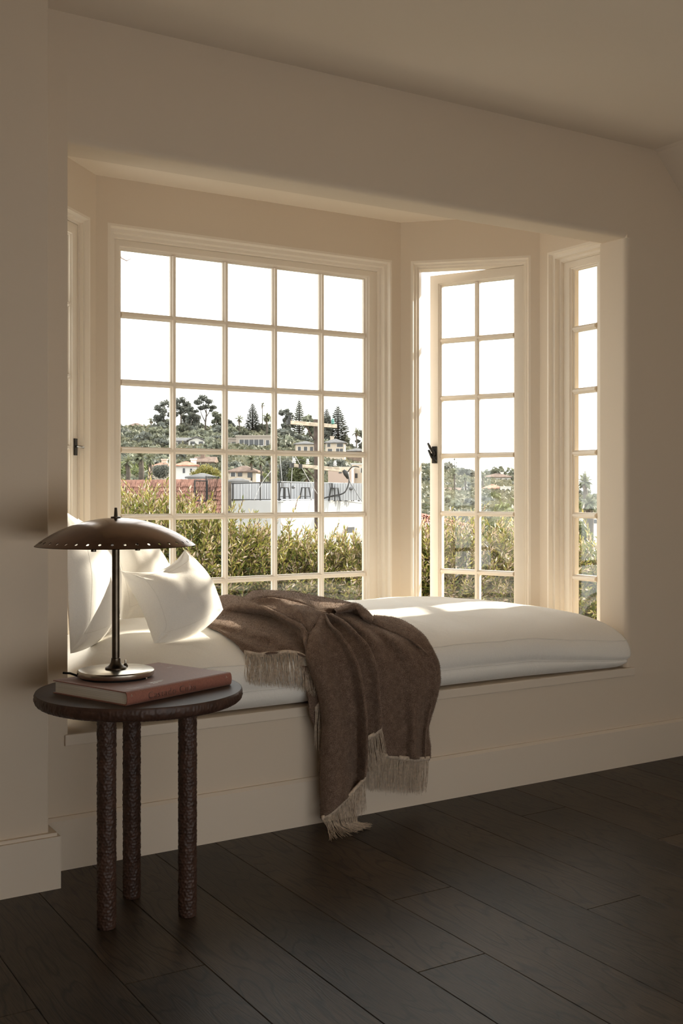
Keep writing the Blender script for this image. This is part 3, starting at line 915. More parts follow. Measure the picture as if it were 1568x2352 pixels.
# ------------------------------------------------------------------ brown wool throw: draped sheets (control points in metres) and fringes
THROW = {"A":[[[1.6946,0.5828,0.6772],[1.7122,0.5078,0.6871],[1.6904,0.3603,0.6897],[1.6824,0.2407,0.6812],[1.6971,0.1692,0.668],[1.7166,0.1064,0.65],[1.733,0.0405,0.6303],[1.7821,0.1154,0.6136]],[[1.63,0.4525,0.6487],[1.6523,0.3741,0.6666],[1.6628,0.2629,0.6701],[1.6827,0.191,0.6668],[1.6977,0.122,0.6539],[1.7157,0.0611,0.6349],[1.7327,0.0118,0.6166],[1.7689,0.0665,0.5998]],[[1.5695,0.3408,0.636],[1.6373,0.3534,0.6366],[1.6919,0.3041,0.6381],[1.7292,0.2419,0.636],[1.7338,0.1436,0.6253],[1.7352,0.0614,0.6139],[1.7258,-0.0086,0.6027],[1.7547,0.0332,0.5876]],[[1.4916,0.2541,0.6264],[1.5403,0.1858,0.6304],[1.6408,0.1973,0.6228],[1.7074,0.1763,0.6149],[1.7325,0.1146,0.6041],[1.7386,0.0503,0.5966],[1.7064,-0.0343,0.5837],[1.7321,-0.0059,0.5688]],[[1.4974,0.1441,0.6111],[1.5391,0.1196,0.6054],[1.6026,0.077,0.6058],[1.6719,0.0744,0.5972],[1.7183,0.0657,0.5879],[1.7327,0.0229,0.5778],[1.7052,-0.0527,0.556],[1.7284,-0.0345,0.5409]],[[1.5083,0.0568,0.5846],[1.535,0.0317,0.5843],[1.6045,0.0302,0.5766],[1.6514,0.0076,0.5759],[1.7017,0.0133,0.5687],[1.7266,-0.0101,0.5559],[1.7184,-0.0571,0.5351],[1.7344,-0.0461,0.5214]],[[1.5131,0.0031,0.5612],[1.5491,-0.0117,0.5549],[1.5989,-0.0266,0.5555],[1.6579,-0.009,0.5542],[1.6873,-0.0347,0.5456],[1.7207,-0.0423,0.5275],[1.74,-0.0608,0.5092],[1.7532,-0.0518,0.4986]]],"A2":[[[1.6918,0.3168,0.6829],[1.7351,0.2751,0.6945],[1.7737,0.2441,0.6907],[1.8089,0.2102,0.6814],[1.827,0.1445,0.6702],[1.8342,0.0936,0.6586],[1.9094,0.2007,0.6396]],[[1.6936,0.2911,0.6761],[1.7322,0.2539,0.6788],[1.7574,0.2018,0.6762],[1.7576,0.107,0.6703],[1.7864,0.0912,0.6559],[1.8023,0.0536,0.6429],[1.8576,0.1333,0.6272]],[[1.7083,0.2779,0.6677],[1.717,0.1943,0.6588],[1.7296,0.1211,0.645],[1.7458,0.0631,0.6271],[1.7487,0.0284,0.6222],[1.7715,0.0259,0.6266],[1.8231,0.1031,0.6094]],[[1.7546,0.3541,0.6446],[1.7578,0.2519,0.6362],[1.7624,0.1688,0.6238],[1.7665,0.0939,0.6069],[1.7534,0.0396,0.5996],[1.7325,-0.0053,0.6019],[1.7751,0.0603,0.5859]]],"H":[[[1.8146,0.72,0.612],[1.8470000000000002,0.73,0.612],[1.8899000000000001,0.76,0.612],[1.9338000000000002,0.78,0.612],[2.0091,0.79,0.612],[2.0806,0.79,0.612],[2.1233,0.78,0.612],[2.1737,0.76,0.612],[2.2285,0.75,0.612],[2.2777000000000003,0.73,0.612],[2.3085,0.69,0.612]],[[1.7646,0.5900000000000001,0.6259],[1.7970000000000002,0.6,0.6356999999999999],[1.8399,0.63,0.6497999999999999],[1.8838000000000001,0.65,0.6507999999999999],[1.9591,0.66,0.6447999999999999],[2.0305999999999997,0.66,0.6381],[2.0732999999999997,0.65,0.6271],[2.1237,0.63,0.6164999999999999],[2.1784999999999997,0.62,0.6063],[2.2277,0.6,0.6],[2.2584999999999997,0.56,0.6]],[[1.7146,0.46,0.6709],[1.747,0.47,0.6807],[1.7899,0.5,0.6948],[1.8338,0.52,0.6958],[1.9091,0.53,0.6898],[1.9806,0.53,0.6831],[2.0233,0.52,0.6721],[2.0737,0.5,0.6615],[2.1285,0.49,0.6513],[2.1777,0.47,0.639],[2.2085,0.43,0.6261]],[[1.6706,0.3374,0.6689],[1.702,0.3502,0.6795],[1.7513,0.3972,0.6865],[1.795,0.4152,0.6889],[1.8327,0.3719,0.6875],[1.8655,0.305,0.6823],[1.9043,0.2814,0.6701],[1.9367,0.2467,0.6608],[1.9714,0.2165,0.657],[2.0225,0.2128,0.6515],[2.0588,0.1794,0.6358]],[[1.6937,0.3504,0.6545],[1.7268,0.3659,0.6602],[1.7678,0.3794,0.6658],[1.8062,0.387,0.6662],[1.8388,0.351,0.6645],[1.8547,0.2705,0.6587],[1.8722,0.2108,0.6512],[1.9054,0.1882,0.6425],[1.9616,0.1947,0.6386],[2.0319,0.2277,0.6252],[2.0591,0.1743,0.6166]]],"B":[[[1.9021,0.2147,0.6417],[1.842,0.1068,0.6569],[1.8388,0.0929,0.6584],[1.8412,0.0885,0.6572],[1.8482,0.0891,0.6553],[1.861,0.102,0.6504],[1.8865,0.1678,0.6337]],[[1.801,0.0794,0.6133],[1.7774,0.0334,0.624],[1.7887,0.022,0.6273],[1.8144,0.035,0.6257],[1.8322,0.0371,0.6243],[1.8259,0.0048,0.6267],[1.8647,0.0857,0.6099]],[[1.7488,0.0258,0.5889],[1.7334,-0.012,0.5984],[1.7511,-0.031,0.5994],[1.7963,-0.0118,0.594],[1.827,-0.0151,0.5923],[1.831,-0.0538,0.5964],[1.8603,0.0097,0.5815]],[[1.7117,-0.0332,0.5489],[1.7041,-0.0629,0.5546],[1.726,-0.0846,0.5543],[1.7806,-0.0648,0.5475],[1.8247,-0.0693,0.5447],[1.8424,-0.1009,0.5459],[1.8629,-0.0527,0.5354]],[[1.7136,-0.0626,0.4845],[1.7085,-0.0876,0.4885],[1.7322,-0.1086,0.4894],[1.7939,-0.0827,0.4802],[1.8412,-0.0872,0.4767],[1.8599,-0.1194,0.4783],[1.882,-0.0695,0.4678]],[[1.7357,-0.068,0.4151],[1.7289,-0.093,0.4198],[1.747,-0.118,0.422],[1.8087,-0.09,0.4114],[1.8542,-0.09,0.4069],[1.8695,-0.126,0.4098],[1.893,-0.0729,0.3975]],[[1.7508,-0.0666,0.3314],[1.7422,-0.0917,0.3369],[1.7604,-0.1168,0.3394],[1.8139,-0.0946,0.3294],[1.8655,-0.0824,0.3214],[1.8765,-0.1266,0.3282],[1.9024,-0.0713,0.3153]],[[1.7464,-0.066,0.2361],[1.7379,-0.091,0.2436],[1.7565,-0.118,0.2482],[1.8052,-0.106,0.2423],[1.8708,-0.074,0.2304],[1.8785,-0.126,0.2427],[1.9042,-0.071,0.2284]],[[1.7448,-0.066,0.127],[1.7358,-0.092,0.137],[1.7549,-0.118,0.1484],[1.8003,-0.114,0.1574],[1.8705,-0.072,0.1619],[1.8807,-0.12,0.1958],[1.9026,-0.071,0.1825]],[[1.748,-0.066,0.0309],[1.7366,-0.096,0.0444],[1.7568,-0.12,0.0649],[1.8006,-0.116,0.0925],[1.8688,-0.072,0.1093],[1.8784,-0.116,0.1539],[1.8976,-0.071,0.1399]]],"C":[[[1.9005,0.1915,0.638],[1.8824,0.1265,0.6483],[1.9018,0.1248,0.6458],[1.9518,0.2133,0.6314]],[[1.8869,0.1199,0.6034],[1.9014,0.0849,0.6149],[1.9059,0.0346,0.6212],[1.9531,0.1241,0.6045]],[[1.8777,0.0573,0.5848],[1.9,0.0224,0.5929],[1.909,-0.0192,0.5969],[1.9433,0.0508,0.5824]],[[1.8703,0.0017,0.5604],[1.9004,-0.0275,0.5659],[1.9184,-0.0593,0.5684],[1.9412,-0.0059,0.5561]],[[1.8696,-0.0367,0.5314],[1.9046,-0.0601,0.5331],[1.9256,-0.0842,0.5345],[1.9417,-0.0416,0.525]],[[1.8764,-0.0522,0.4951],[1.9134,-0.0722,0.4961],[1.9341,-0.0942,0.4974],[1.9481,-0.0526,0.4891]],[[1.8874,-0.0558,0.4597],[1.9209,-0.076,0.461],[1.9398,-0.0982,0.4626],[1.9519,-0.0571,0.4541]],[[1.8926,-0.058,0.4176],[1.9247,-0.078,0.419],[1.942,-0.1,0.4208],[1.9547,-0.058,0.4116]],[[1.8998,-0.0572,0.3579],[1.9302,-0.0772,0.3595],[1.9483,-0.0993,0.3627],[1.9604,-0.0571,0.3529]],[[1.9039,-0.056,0.2535],[1.9293,-0.076,0.2725],[1.9508,-0.0981,0.2966],[1.9611,-0.056,0.2805]]],"D":[[[1.9227,0.1423,0.6444],[1.9438,0.1485,0.6455],[1.9723,0.1663,0.6436],[1.9863,0.1633,0.6431],[2.0045,0.167,0.6387],[2.0167,0.1611,0.6325]],[[1.9548,0.1102,0.6029],[1.9463,0.0502,0.6142],[1.9864,0.0615,0.6118],[2.0255,0.0841,0.6085],[2.0505,0.1006,0.6066],[2.0459,0.0721,0.6069]],[[1.9416,-0.0026,0.5557],[1.9681,-0.035,0.5605],[2.0243,-0.0127,0.5566],[2.0518,-0.0439,0.5582],[2.1115,-0.0087,0.5614],[2.1278,-0.0387,0.5521]],[[1.9443,-0.0506,0.4906],[1.9893,-0.0646,0.4887],[2.0444,-0.0546,0.4827],[2.0895,-0.0726,0.4813],[2.1448,-0.0646,0.4828],[2.1863,-0.0669,0.4768]],[[1.9509,-0.056,0.4131],[1.9997,-0.072,0.4109],[2.0612,-0.0579,0.4028],[2.1033,-0.0779,0.4019],[2.1633,-0.0638,0.3939],[2.1844,-0.0718,0.3932]],[[1.9568,-0.0547,0.3345],[2.0085,-0.0666,0.331],[2.0689,-0.0545,0.3224],[2.0994,-0.0785,0.3234],[2.1527,-0.0563,0.3138],[2.164,-0.0703,0.3121]],[[1.9658,-0.054,0.2626],[2.011,-0.068,0.26],[2.0727,-0.054,0.25],[2.0948,-0.08,0.2524],[2.14,-0.054,0.2421],[2.1481,-0.07,0.2442]],[[1.976,-0.054,0.2004],[2.0203,-0.072,0.1928],[2.0749,-0.056,0.1768],[2.0951,-0.082,0.1753],[2.1386,-0.056,0.1657],[2.1481,-0.07,0.1689]]],"D2":[[[2.0488,0.1695,0.6117],[2.077,0.1685,0.6176],[2.1055,0.1787,0.6194],[2.1445,0.238,0.6144]],[[2.0734,0.0708,0.5875],[2.1264,0.0987,0.602],[2.1714,0.1241,0.6086],[2.2062,0.1691,0.6035]],[[2.1004,-0.0068,0.5532],[2.1475,0.0041,0.5662],[2.1862,0.0176,0.5731],[2.2127,0.0468,0.5703]],[[2.1374,-0.0426,0.5096],[2.1694,-0.0481,0.5122],[2.1955,-0.0472,0.5144],[2.2083,-0.0372,0.5121]],[[2.1579,-0.0515,0.4508],[2.1862,-0.0572,0.4535],[2.2118,-0.057,0.4542],[2.2245,-0.0473,0.4518]],[[2.1488,-0.0517,0.3832],[2.1805,-0.0576,0.3811],[2.2041,-0.0576,0.3803],[2.2152,-0.0476,0.3776]],[[2.132,-0.0502,0.3077],[2.1546,-0.0561,0.3019],[2.1762,-0.0561,0.2995],[2.1872,-0.046,0.2966]],[[2.1233,-0.05,0.2607],[2.1457,-0.056,0.2593],[2.1654,-0.056,0.2584],[2.1764,-0.046,0.2553]],[[2.1233,-0.05,0.2099],[2.1493,-0.056,0.2079],[2.1727,-0.056,0.2051],[2.1836,-0.046,0.2018]],[[2.1233,-0.05,0.1737],[2.1493,-0.056,0.1701],[2.1727,-0.056,0.1642],[2.1836,-0.046,0.1607]]],"R":[[[1.988,0.2585,0.6371],[2.0412,0.2952,0.6414],[2.0884,0.318,0.6429],[2.1221,0.3273,0.6433],[2.1187,0.2811,0.6398],[2.0928,0.204,0.63],[2.0734,0.1328,0.6169]],[[1.9375,0.1637,0.6533],[1.9657,0.1642,0.6636],[1.9909,0.1566,0.6703],[2.0117,0.156,0.6723],[2.0249,0.1406,0.6654],[2.0327,0.1088,0.647],[2.0525,0.101,0.6243]],[[1.9221,0.1328,0.6527],[1.9459,0.1238,0.661],[1.9698,0.1202,0.6673],[1.9887,0.1197,0.6693],[2.0004,0.1079,0.6623],[2.0051,0.0743,0.6431],[2.0181,0.054,0.6208]],[[1.9254,0.1296,0.6469],[1.9515,0.1272,0.6515],[1.9733,0.1258,0.6563],[1.9916,0.1271,0.6566],[1.9993,0.1143,0.6485],[1.9957,0.0651,0.6299],[2.0196,0.0643,0.6138]],[[1.9831,0.2182,0.632],[2.0148,0.2234,0.6327],[2.0407,0.2304,0.6336],[2.0546,0.2267,0.6331],[2.0482,0.1966,0.6287],[2.0347,0.131,0.6165],[2.0352,0.0936,0.6069]]],"E":[[[1.6901,-0.0462,0.5114],[1.7179,-0.0471,0.5092],[1.746,-0.0479,0.5069]],[[1.6973,-0.0556,0.4509],[1.7223,-0.0558,0.4486],[1.7571,-0.056,0.4454]],[[1.7065,-0.0559,0.3984],[1.7286,-0.0559,0.3975],[1.7652,-0.0559,0.3965]],[[1.7101,-0.0553,0.3625],[1.732,-0.0555,0.3752],[1.767,-0.0556,0.3798]],[[1.7247,-0.0545,0.3253],[1.7386,-0.055,0.3512],[1.7705,-0.0551,0.3546]],[[1.736,-0.0541,0.3007],[1.7549,-0.0543,0.315],[1.774,-0.0545,0.3266]]]}
FRINGE = {"A":[[[1.5109,-0.0015,0.5633],[1.5337,-0.0096,0.5585],[1.5554,-0.0171,0.5537],[1.5824,-0.0147,0.5553],[1.6153,-0.0162,0.5543],[1.6502,-0.0145,0.5554],[1.6736,-0.0201,0.5516],[1.6927,-0.0279,0.5456],[1.7133,-0.0414,0.532],[1.7324,-0.0494,0.5192],[1.7441,-0.0539,0.5079]],[[1.4872,-0.0546,0.481],[1.512,-0.0551,0.4748],[1.5367,-0.0561,0.4687],[1.5603,-0.0567,0.4653],[1.593,-0.0576,0.461],[1.6261,-0.0583,0.458],[1.6546,-0.0597,0.4501],[1.6761,-0.06,0.4414],[1.6979,-0.06,0.4325],[1.7199,-0.06,0.4236],[1.7468,-0.06,0.4127]]],"B":[[[1.7273,-0.101,0.0445],[1.7493,-0.101,0.0491],[1.7684,-0.101,0.0584],[1.7907,-0.101,0.0727],[1.8099,-0.101,0.0875],[1.8309,-0.101,0.1036],[1.8504,-0.101,0.1187],[1.87,-0.101,0.1338],[1.8881,-0.101,0.1479]],None],"C":[[[1.8984,-0.08,0.2644],[1.915,-0.08,0.2694],[1.9317,-0.08,0.2758],[1.9485,-0.08,0.2837],[1.9637,-0.08,0.2918]],[[1.9071,-0.082,0.1619],[1.9237,-0.082,0.1583],[1.9438,-0.082,0.1612],[1.9641,-0.082,0.1838],[1.9827,-0.082,0.2067]]],"D":[[[1.9322,-0.064,0.2066],[1.9659,-0.064,0.2038],[1.9932,-0.064,0.1975],[2.0258,-0.064,0.189],[2.0692,-0.064,0.1792],[2.1079,-0.064,0.1699],[2.1328,-0.064,0.1681],[2.1668,-0.064,0.1667]],[[1.9294,-0.058,0.0918],[1.9665,-0.058,0.0836],[1.9972,-0.058,0.0792],[2.0299,-0.058,0.073],[2.0735,-0.058,0.0638],[2.1087,-0.058,0.0544],[2.1371,-0.058,0.0517],[2.164,-0.058,0.0638]]],"E":[[[1.7253,-0.0615,0.3756],[1.7378,-0.0618,0.3879],[1.7568,-0.0619,0.397]],[[1.7274,-0.058,0.2587],[1.7432,-0.058,0.2458],[1.7591,-0.058,0.2356]]],"E2":[[[1.746,-0.056,0.2642],[1.7571,-0.056,0.2684],[1.7699,-0.056,0.2723]],[[1.7412,-0.056,0.1622],[1.7539,-0.056,0.1563],[1.7667,-0.056,0.1628]]]}

def crom(A, n):
    """Catmull-Rom resampling of the first axis of an array, n steps per span"""
    A = np.asarray(A, float); m_ = len(A); out = []
    E_ = np.concatenate([[2 * A[0] - A[1]], A, [2 * A[-1] - A[-2]]])
    for i in range(m_ - 1):
        p0, p1, p2, p3 = E_[i:i + 4]
        for t in np.linspace(0, 1, n, endpoint=False):
            out.append(.5 * (2 * p1 + (p2 - p0) * t + (2 * p0 - 5 * p1 + 4 * p2 - p3) * t * t + (3 * p1 - p0 - 3 * p2 + p3) * t ** 3))
    out.append(A[-1])
    return np.array(out)


def wool():
    m, nt, b = new_mat('brown_wool')
    L = nt.links.new
    b.inputs['Roughness'].default_value = .95; b.inputs['Specular IOR Level'].default_value = .1
    b.inputs['Sheen Weight'].default_value = .35; b.inputs['Sheen Roughness'].default_value = .45; b.inputs['Sheen Tint'].default_value = (.85, .68, .55, 1)
    t = N(nt, 'ShaderNodeTexCoord')
    n1 = N(nt, 'ShaderNodeTexNoise'); n1.inputs['Scale'].default_value = 420.; n1.inputs['Detail'].default_value = 3; n1.inputs['Roughness'].default_value = .65
    n2 = N(nt, 'ShaderNodeTexNoise'); n2.inputs['Scale'].default_value = 60.; n2.inputs['Detail'].default_value = 3
    L(t.outputs['Object'], n1.inputs[0]); L(t.outputs['Object'], n2.inputs[0])
    mx = N(nt, 'ShaderNodeMath', operation='MULTIPLY_ADD'); mx.inputs[1].default_value = .22; L(n2.outputs[0], mx.inputs[0])
    sc = N(nt, 'ShaderNodeMath', operation='MULTIPLY'); sc.inputs[1].default_value = .78; L(n1.outputs[0], sc.inputs[0]); L(sc.outputs[0], mx.inputs[2])
    r = N(nt, 'ShaderNodeValToRGB'); L(mx.outputs[0], r.inputs[0])
    e = r.color_ramp.elements
    e[0].position = .36; e[0].color = (.078, .050, .036, 1)
    e[1].position = .68; e[1].color = (.32, .225, .165, 1)
    k = r.color_ramp.elements.new(.5); k.color = (.155, .103, .076, 1)
    L(r.outputs[0], b.inputs['Base Color'])
    bp = N(nt, 'ShaderNodeBump'); bp.inputs['Strength'].default_value = .6; bp.inputs['Distance'].default_value = .0022
    L(mx.outputs[0], bp.inputs['Height']); L(bp.outputs[0], b.inputs['Normal'])
    return m


M['wool'] = wool()
M['fringe'] = mat('fringe_yarn', (.52, .42, .32), .9, .1, noise_scale=120, noise_amt=.3, sheen=.2)
tv, tf = [], []
for key, g in THROW.items():
    G = crom(g, 9)                                   # rows
    G = crom(np.swapaxes(G, 0, 1), 9)                # columns
    nr, nc = G.shape[:2]
    b0 = len(tv)
    for i in range(nr):
        for j in range(nc):
            p = G[i, j]
            q = p + .0022 * np.array(noise.noise_vector(tuple(p * 28.))) + .0009 * np.array(noise.noise_vector(tuple(p * 150.)))
            tv.append(tuple(q))
    tf += [(b0 + i * nc + j, b0 + i * nc + j + 1, b0 + (i + 1) * nc + j + 1, b0 + (i + 1) * nc + j) for i in range(nr - 1) for j in range(nc - 1)]
throw = mesh_obj('throw_blanket', tv, tf, M['wool'], None, True)
tag(throw, 'brown wool throw with beige fringes draped over the window seat to the floor', 'blanket')
md = throw.modifiers.new('thickness', 'SOLIDIFY'); md.thickness = .0055; md.offset = 0
# fuzz: short loose fibres standing off the cloth
bm = bmesh.new(); bm.from_mesh(throw.data); bmesh.ops.recalc_face_normals(bm, faces=bm.faces)
rf = random.Random(21)
fb = MB()
for f in bm.faces:
    if f.calc_area() < 2e-6: continue
    nn = f.normal.copy()
    if nn.dot(CAM - f.calc_center_median()) < 0: nn = -nn
    vs_ = [v.co for v in f.verts]
    for _ in range(int(f.calc_area() / 1.15e-5 + rf.random())):
        a, b_ = rf.random(), rf.random()
        p = vs_[0].lerp(vs_[1], a).lerp(vs_[-1].lerp(vs_[2], a), b_) + nn * .0025
        d = (nn * (.3 + rf.random() * .8) + Vector((rf.uniform(-1, 1), rf.uniform(-1, 1), rf.uniform(-1, .6)))).normalized()
        s_ = d.cross(Vector((rf.random() - .5, rf.random() - .5, rf.random() - .5))).normalized() * .00035
        ln = .003 + .0045 * rf.random()
        e_ = p + d * ln
        fb.add([p - s_, p + s_, e_], [(0, 1, 2)])
bm.free()
fz = fb.build('wool_fibre', M['wool'], throw); fz['kind'] = 'stuff'

fmb = MB()


def strand(p0, p1, sag, rad, rf, wav=.004):
    p0, p1 = Vector(p0), Vector(p1)
    n_ = 7
    o1 = Vector((rf.uniform(-1, 1) * wav, rf.uniform(-.6, .3) * wav, 0)); o2 = Vector((rf.uniform(-1, 1) * wav, rf.uniform(-.6, .3) * wav, 0))
    pts = []
    for k in range(n_):
        t = k / (n_ - 1)
        p = p0.lerp(p1, t) + o1 * math.sin(PI * t) + o2 * math.sin(2 * PI * t) + Vector((0, 0, -sag * math.sin(PI * t)))
        pts.append(p)
    fmb.tube(pts, [rad * 1.2, rad, rad * .9, rad * .9, rad * .85, rad * .8, rad * .5], 4, caps=False)


def along(poly, t):
    P = [Vector(p) for p in poly]; L_ = [(b - a).length for a, b in zip(P, P[1:])]; T = sum(L_) * t
    for a, b_, l in zip(P, P[1:], L_):
        if T <= l: return a.lerp(b_, T / max(l, 1e-9))
        T -= l
    return P[-1]


rf = random.Random(4)
for key, (hem, tip) in FRINGE.items():
    ln = sum((Vector(b_) - Vector(a)).length for a, b_ in zip(hem, hem[1:]))
    cnt = int(ln / .00125)
    for i in range(cnt):
        t = (i + rf.random() * .6) / cnt
        a = along(hem, t) + Vector((0, -.001 - .003 * rf.random(), .003))
        cl = (round(t * cnt / 7) * 7 / cnt - t) * .45          # strands clump together
        tt = min(1, max(0, t + cl + rf.gauss(0, .012)))
        if tip is None:
            # the left half reaches the floor and spreads over it, the right half hangs
            dz = .10 + .012 * rf.random()
            if a.z - dz < .006:
                g = min(1., (dz - a.z) / .06)
                fx = 1.70 + .19 * min(1, t * 2.1) + rf.gauss(0, .006)
                end = Vector((fx, -.118 - .075 * g + rf.gauss(0, .008), .003 + .004 * rf.random()))
                mid = Vector((a.x + .012, a.y - .012, .012 + .008 * rf.random()))
                o1 = Vector((rf.uniform(-1, 1) * .004, rf.uniform(-1, 1) * .004, 0))
                pts = [a, a.lerp(mid, .5) + o1, mid, mid.lerp(end, .35) + Vector((0, 0, -.002)), mid.lerp(end, .7) - o1 + Vector((0, 0, -.002)), end]
                fmb.tube(pts, [.0009, .0008, .0008, .0008, .0007, .0005], 4, caps=False)
                continue
            b_ = Vector((a.x + rf.gauss(0, .005), a.y + .006 * rf.random(), a.z - dz))
        else:
            b_ = along(tip, tt) + Vector((0, -.002 * rf.random(), rf.gauss(0, .004)))
            if key == 'A': b_ = b_ + Vector((0, -.008, 0))
        strand(a, b_, 0.004 if key == 'A' else 0, .00075, rf, .005 if key == 'A' else .003)
    # woven heading band just above the strands
    hb = [Vector(p) for p in hem]
    rings = []
    for p in crom([tuple(p) for p in hb], 5):
        p = Vector(p); rings.append([p + Vector((0, -.0045, .007)), p + Vector((0, -.006, .001)), p + Vector((0, -.005, -.007)), p + Vector((0, .003, -.006)), p + Vector((0, .003, .006))])
    fmb.sweep(rings)
fr_ = fmb.build('fringe', M['fringe'], throw, smooth=True)
fr_['kind'] = 'stuff'; fr_['label'] = 'beige knotted fringe of the throw'
# ------------------------------------------------------------------ outside: ground, hill, houses, trees, hedge
YR = YAW
RX_, RY_ = math.cos(YR), -math.sin(YR)          # street grid: r runs along the street, f up the hill
FX_, FY_ = math.sin(YR), math.cos(YR)


def W(r, f, z):
    return Vector((RX_ * r + FX_ * f, -3.018 + RY_ * r + FY_ * f, z))


GROUND = -4.2
CREST = [(-95, 19.8), (-66, 19.8), (-44, 19.5), (-21, 18.4), (-4, 15.5), (6, 12.6), (28, 7.6), (52, 4.4), (75, -1.2), (110, -2.5)]


def hill_z(r, f):
    """terrain height; r/f is scaled to the crest line at f = 330"""
    rr = r * 330. / max(f, 60)
    zc = np.interp(rr, [a for a, _ in CREST], [b_ for _, b_ in CREST])
    t = min(1., max(0., (f - 85.) / 245.))
    z0 = -4.0
    z = z0 + (zc - z0) * t ** 1.3
    if f > 330: z = zc - (f - 330) * .12
    if f < 85: z = GROUND + (z0 - GROUND) * max(0., (f - 20) / 65.)
    return float(z)


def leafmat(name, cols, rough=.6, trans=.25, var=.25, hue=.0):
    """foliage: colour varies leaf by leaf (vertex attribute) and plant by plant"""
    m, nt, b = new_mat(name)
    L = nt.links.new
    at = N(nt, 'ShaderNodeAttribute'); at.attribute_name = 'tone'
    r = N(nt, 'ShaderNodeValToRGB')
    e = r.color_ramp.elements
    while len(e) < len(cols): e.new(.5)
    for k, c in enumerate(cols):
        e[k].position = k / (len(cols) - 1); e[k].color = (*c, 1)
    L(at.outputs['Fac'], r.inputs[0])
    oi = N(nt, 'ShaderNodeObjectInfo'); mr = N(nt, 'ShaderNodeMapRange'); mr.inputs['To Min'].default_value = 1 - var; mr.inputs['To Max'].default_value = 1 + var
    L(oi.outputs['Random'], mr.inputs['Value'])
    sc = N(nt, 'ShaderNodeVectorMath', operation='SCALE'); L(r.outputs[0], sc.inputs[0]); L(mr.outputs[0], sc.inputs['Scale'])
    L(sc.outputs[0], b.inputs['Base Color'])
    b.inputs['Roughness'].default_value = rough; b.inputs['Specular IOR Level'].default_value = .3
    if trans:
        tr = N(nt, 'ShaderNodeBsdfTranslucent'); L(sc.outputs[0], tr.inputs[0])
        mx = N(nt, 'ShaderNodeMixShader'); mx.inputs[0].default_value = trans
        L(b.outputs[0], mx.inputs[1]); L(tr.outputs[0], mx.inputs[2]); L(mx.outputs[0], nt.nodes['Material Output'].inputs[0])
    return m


def tri_mesh(name, V, F, tone, m):
    me = bpy.data.meshes.new(name)
    V = np.asarray(V, np.float32); F = np.asarray(F, np.int32); k = F.shape[1]
    me.vertices.add(len(V)); me.vertices.foreach_set('co', V.ravel())
    me.loops.add(F.size); me.loops.foreach_set('vertex_index', F.ravel())
    me.polygons.add(len(F)); me.polygons.foreach_set('loop_start', np.arange(0, F.size, k, dtype=np.int32)); me.polygons.foreach_set('loop_total', np.full(len(F), k, np.int32))
    a = me.attributes.new('tone', 'FLOAT', 'FACE'); a.data.foreach_set('value', np.asarray(tone, np.float32))
    me.materials.append(m); me.update(calc_edges=True); me.validate()
    return me


def crown(name, blobs, n, size, m, seed, aspect=.55):
    """leafy crown: small leaf sprays through and on a cluster of lobes (x, y, z, rx, ry, rz)"""
    r = np.random.RandomState(seed)
    w = np.array([b_[3] * b_[4] * b_[5] for b_ in blobs]) ** .7; w /= w.sum()
    k = r.choice(len(blobs), n, p=w)
    B = np.array(blobs)[k]
    d = r.normal(size=(n, 3)); d /= np.linalg.norm(d, axis=1)[:, None]
    rad = r.rand(n) ** .33 * (1 + .12 * r.normal(size=n))
    c = B[:, :3] + d * rad[:, None] * B[:, 3:6]
    a = r.normal(size=(n, 3)) + d * .5; a /= np.linalg.norm(a, axis=1)[:, None]
    b_ = np.cross(a, r.normal(size=(n, 3)) + d); b_ /= np.linalg.norm(b_, axis=1)[:, None]
    s = size * (.6 + .8 * r.rand(n))[:, None]
    V = np.stack([c - a * s, c + b_ * s * aspect, c + a * s, c - b_ * s * aspect], 1).reshape(-1, 3)
    F = np.arange(4 * n).reshape(n, 4)
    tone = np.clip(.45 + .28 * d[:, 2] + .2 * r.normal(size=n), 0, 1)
    return tri_mesh(name, V, F, tone, m)


M['leaf_far'] = leafmat('hazed_hill_foliage', [(.10, .108, .082), (.155, .163, .115), (.23, .235, .165)], var=.28)  # aerial haze is mixed into these leaf colours as paler grey
M['leaf_dark'] = leafmat('hazed_dark_evergreen', [(.095, .102, .088), (.135, .142, .118), (.19, .195, .16)], var=.12)  # evergreen tones lifted and greyed to stand in for distance haze
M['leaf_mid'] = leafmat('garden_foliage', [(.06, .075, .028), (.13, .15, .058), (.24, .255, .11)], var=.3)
M['leaf_gold'] = leafmat('golden_foliage', [(.09, .095, .025), (.20, .18, .04), (.33, .28, .075)], var=.1)
M['leaf_palm'] = leafmat('palm_fronds', [(.075, .085, .045), (.14, .15, .085), (.24, .24, .15)], var=.15)
M['bark'] = mat('bark', (.10, .085, .07), .9, .1, noise_scale=3, noise_amt=.3)
M['stucco'] = mat('white_stucco', (.62, .60, .56), .85, .1, noise_scale=.6, noise_amt=.05)
M['cream'] = mat('cream_stucco', (.52, .44, .35), .85, .1, noise_scale=.5, noise_amt=.06)
M['taupe'] = mat('taupe_render', (.33, .285, .24), .85, .1, noise_scale=.5, noise_amt=.05)
M['slate'] = mat('grey_shingle', (.16, .155, .15), .85, .1, noise_scale=1.2, noise_amt=.25)
M['tile_brown'] = mat('brown_tile', (.20, .145, .115), .85, .1, noise_scale=1.5, noise_amt=.3)
M['terracotta'] = mat('terracotta_tile', (.42, .215, .15), .8, .15, noise_scale=2., noise_amt=.35)
M['pane_dark'] = mat('dark_window', (.05, .052, .055), .25, .5)
M['earth'] = mat('dry_earth', (.11, .095, .06), .95, .05, noise_scale=.15, noise_amt=.4)

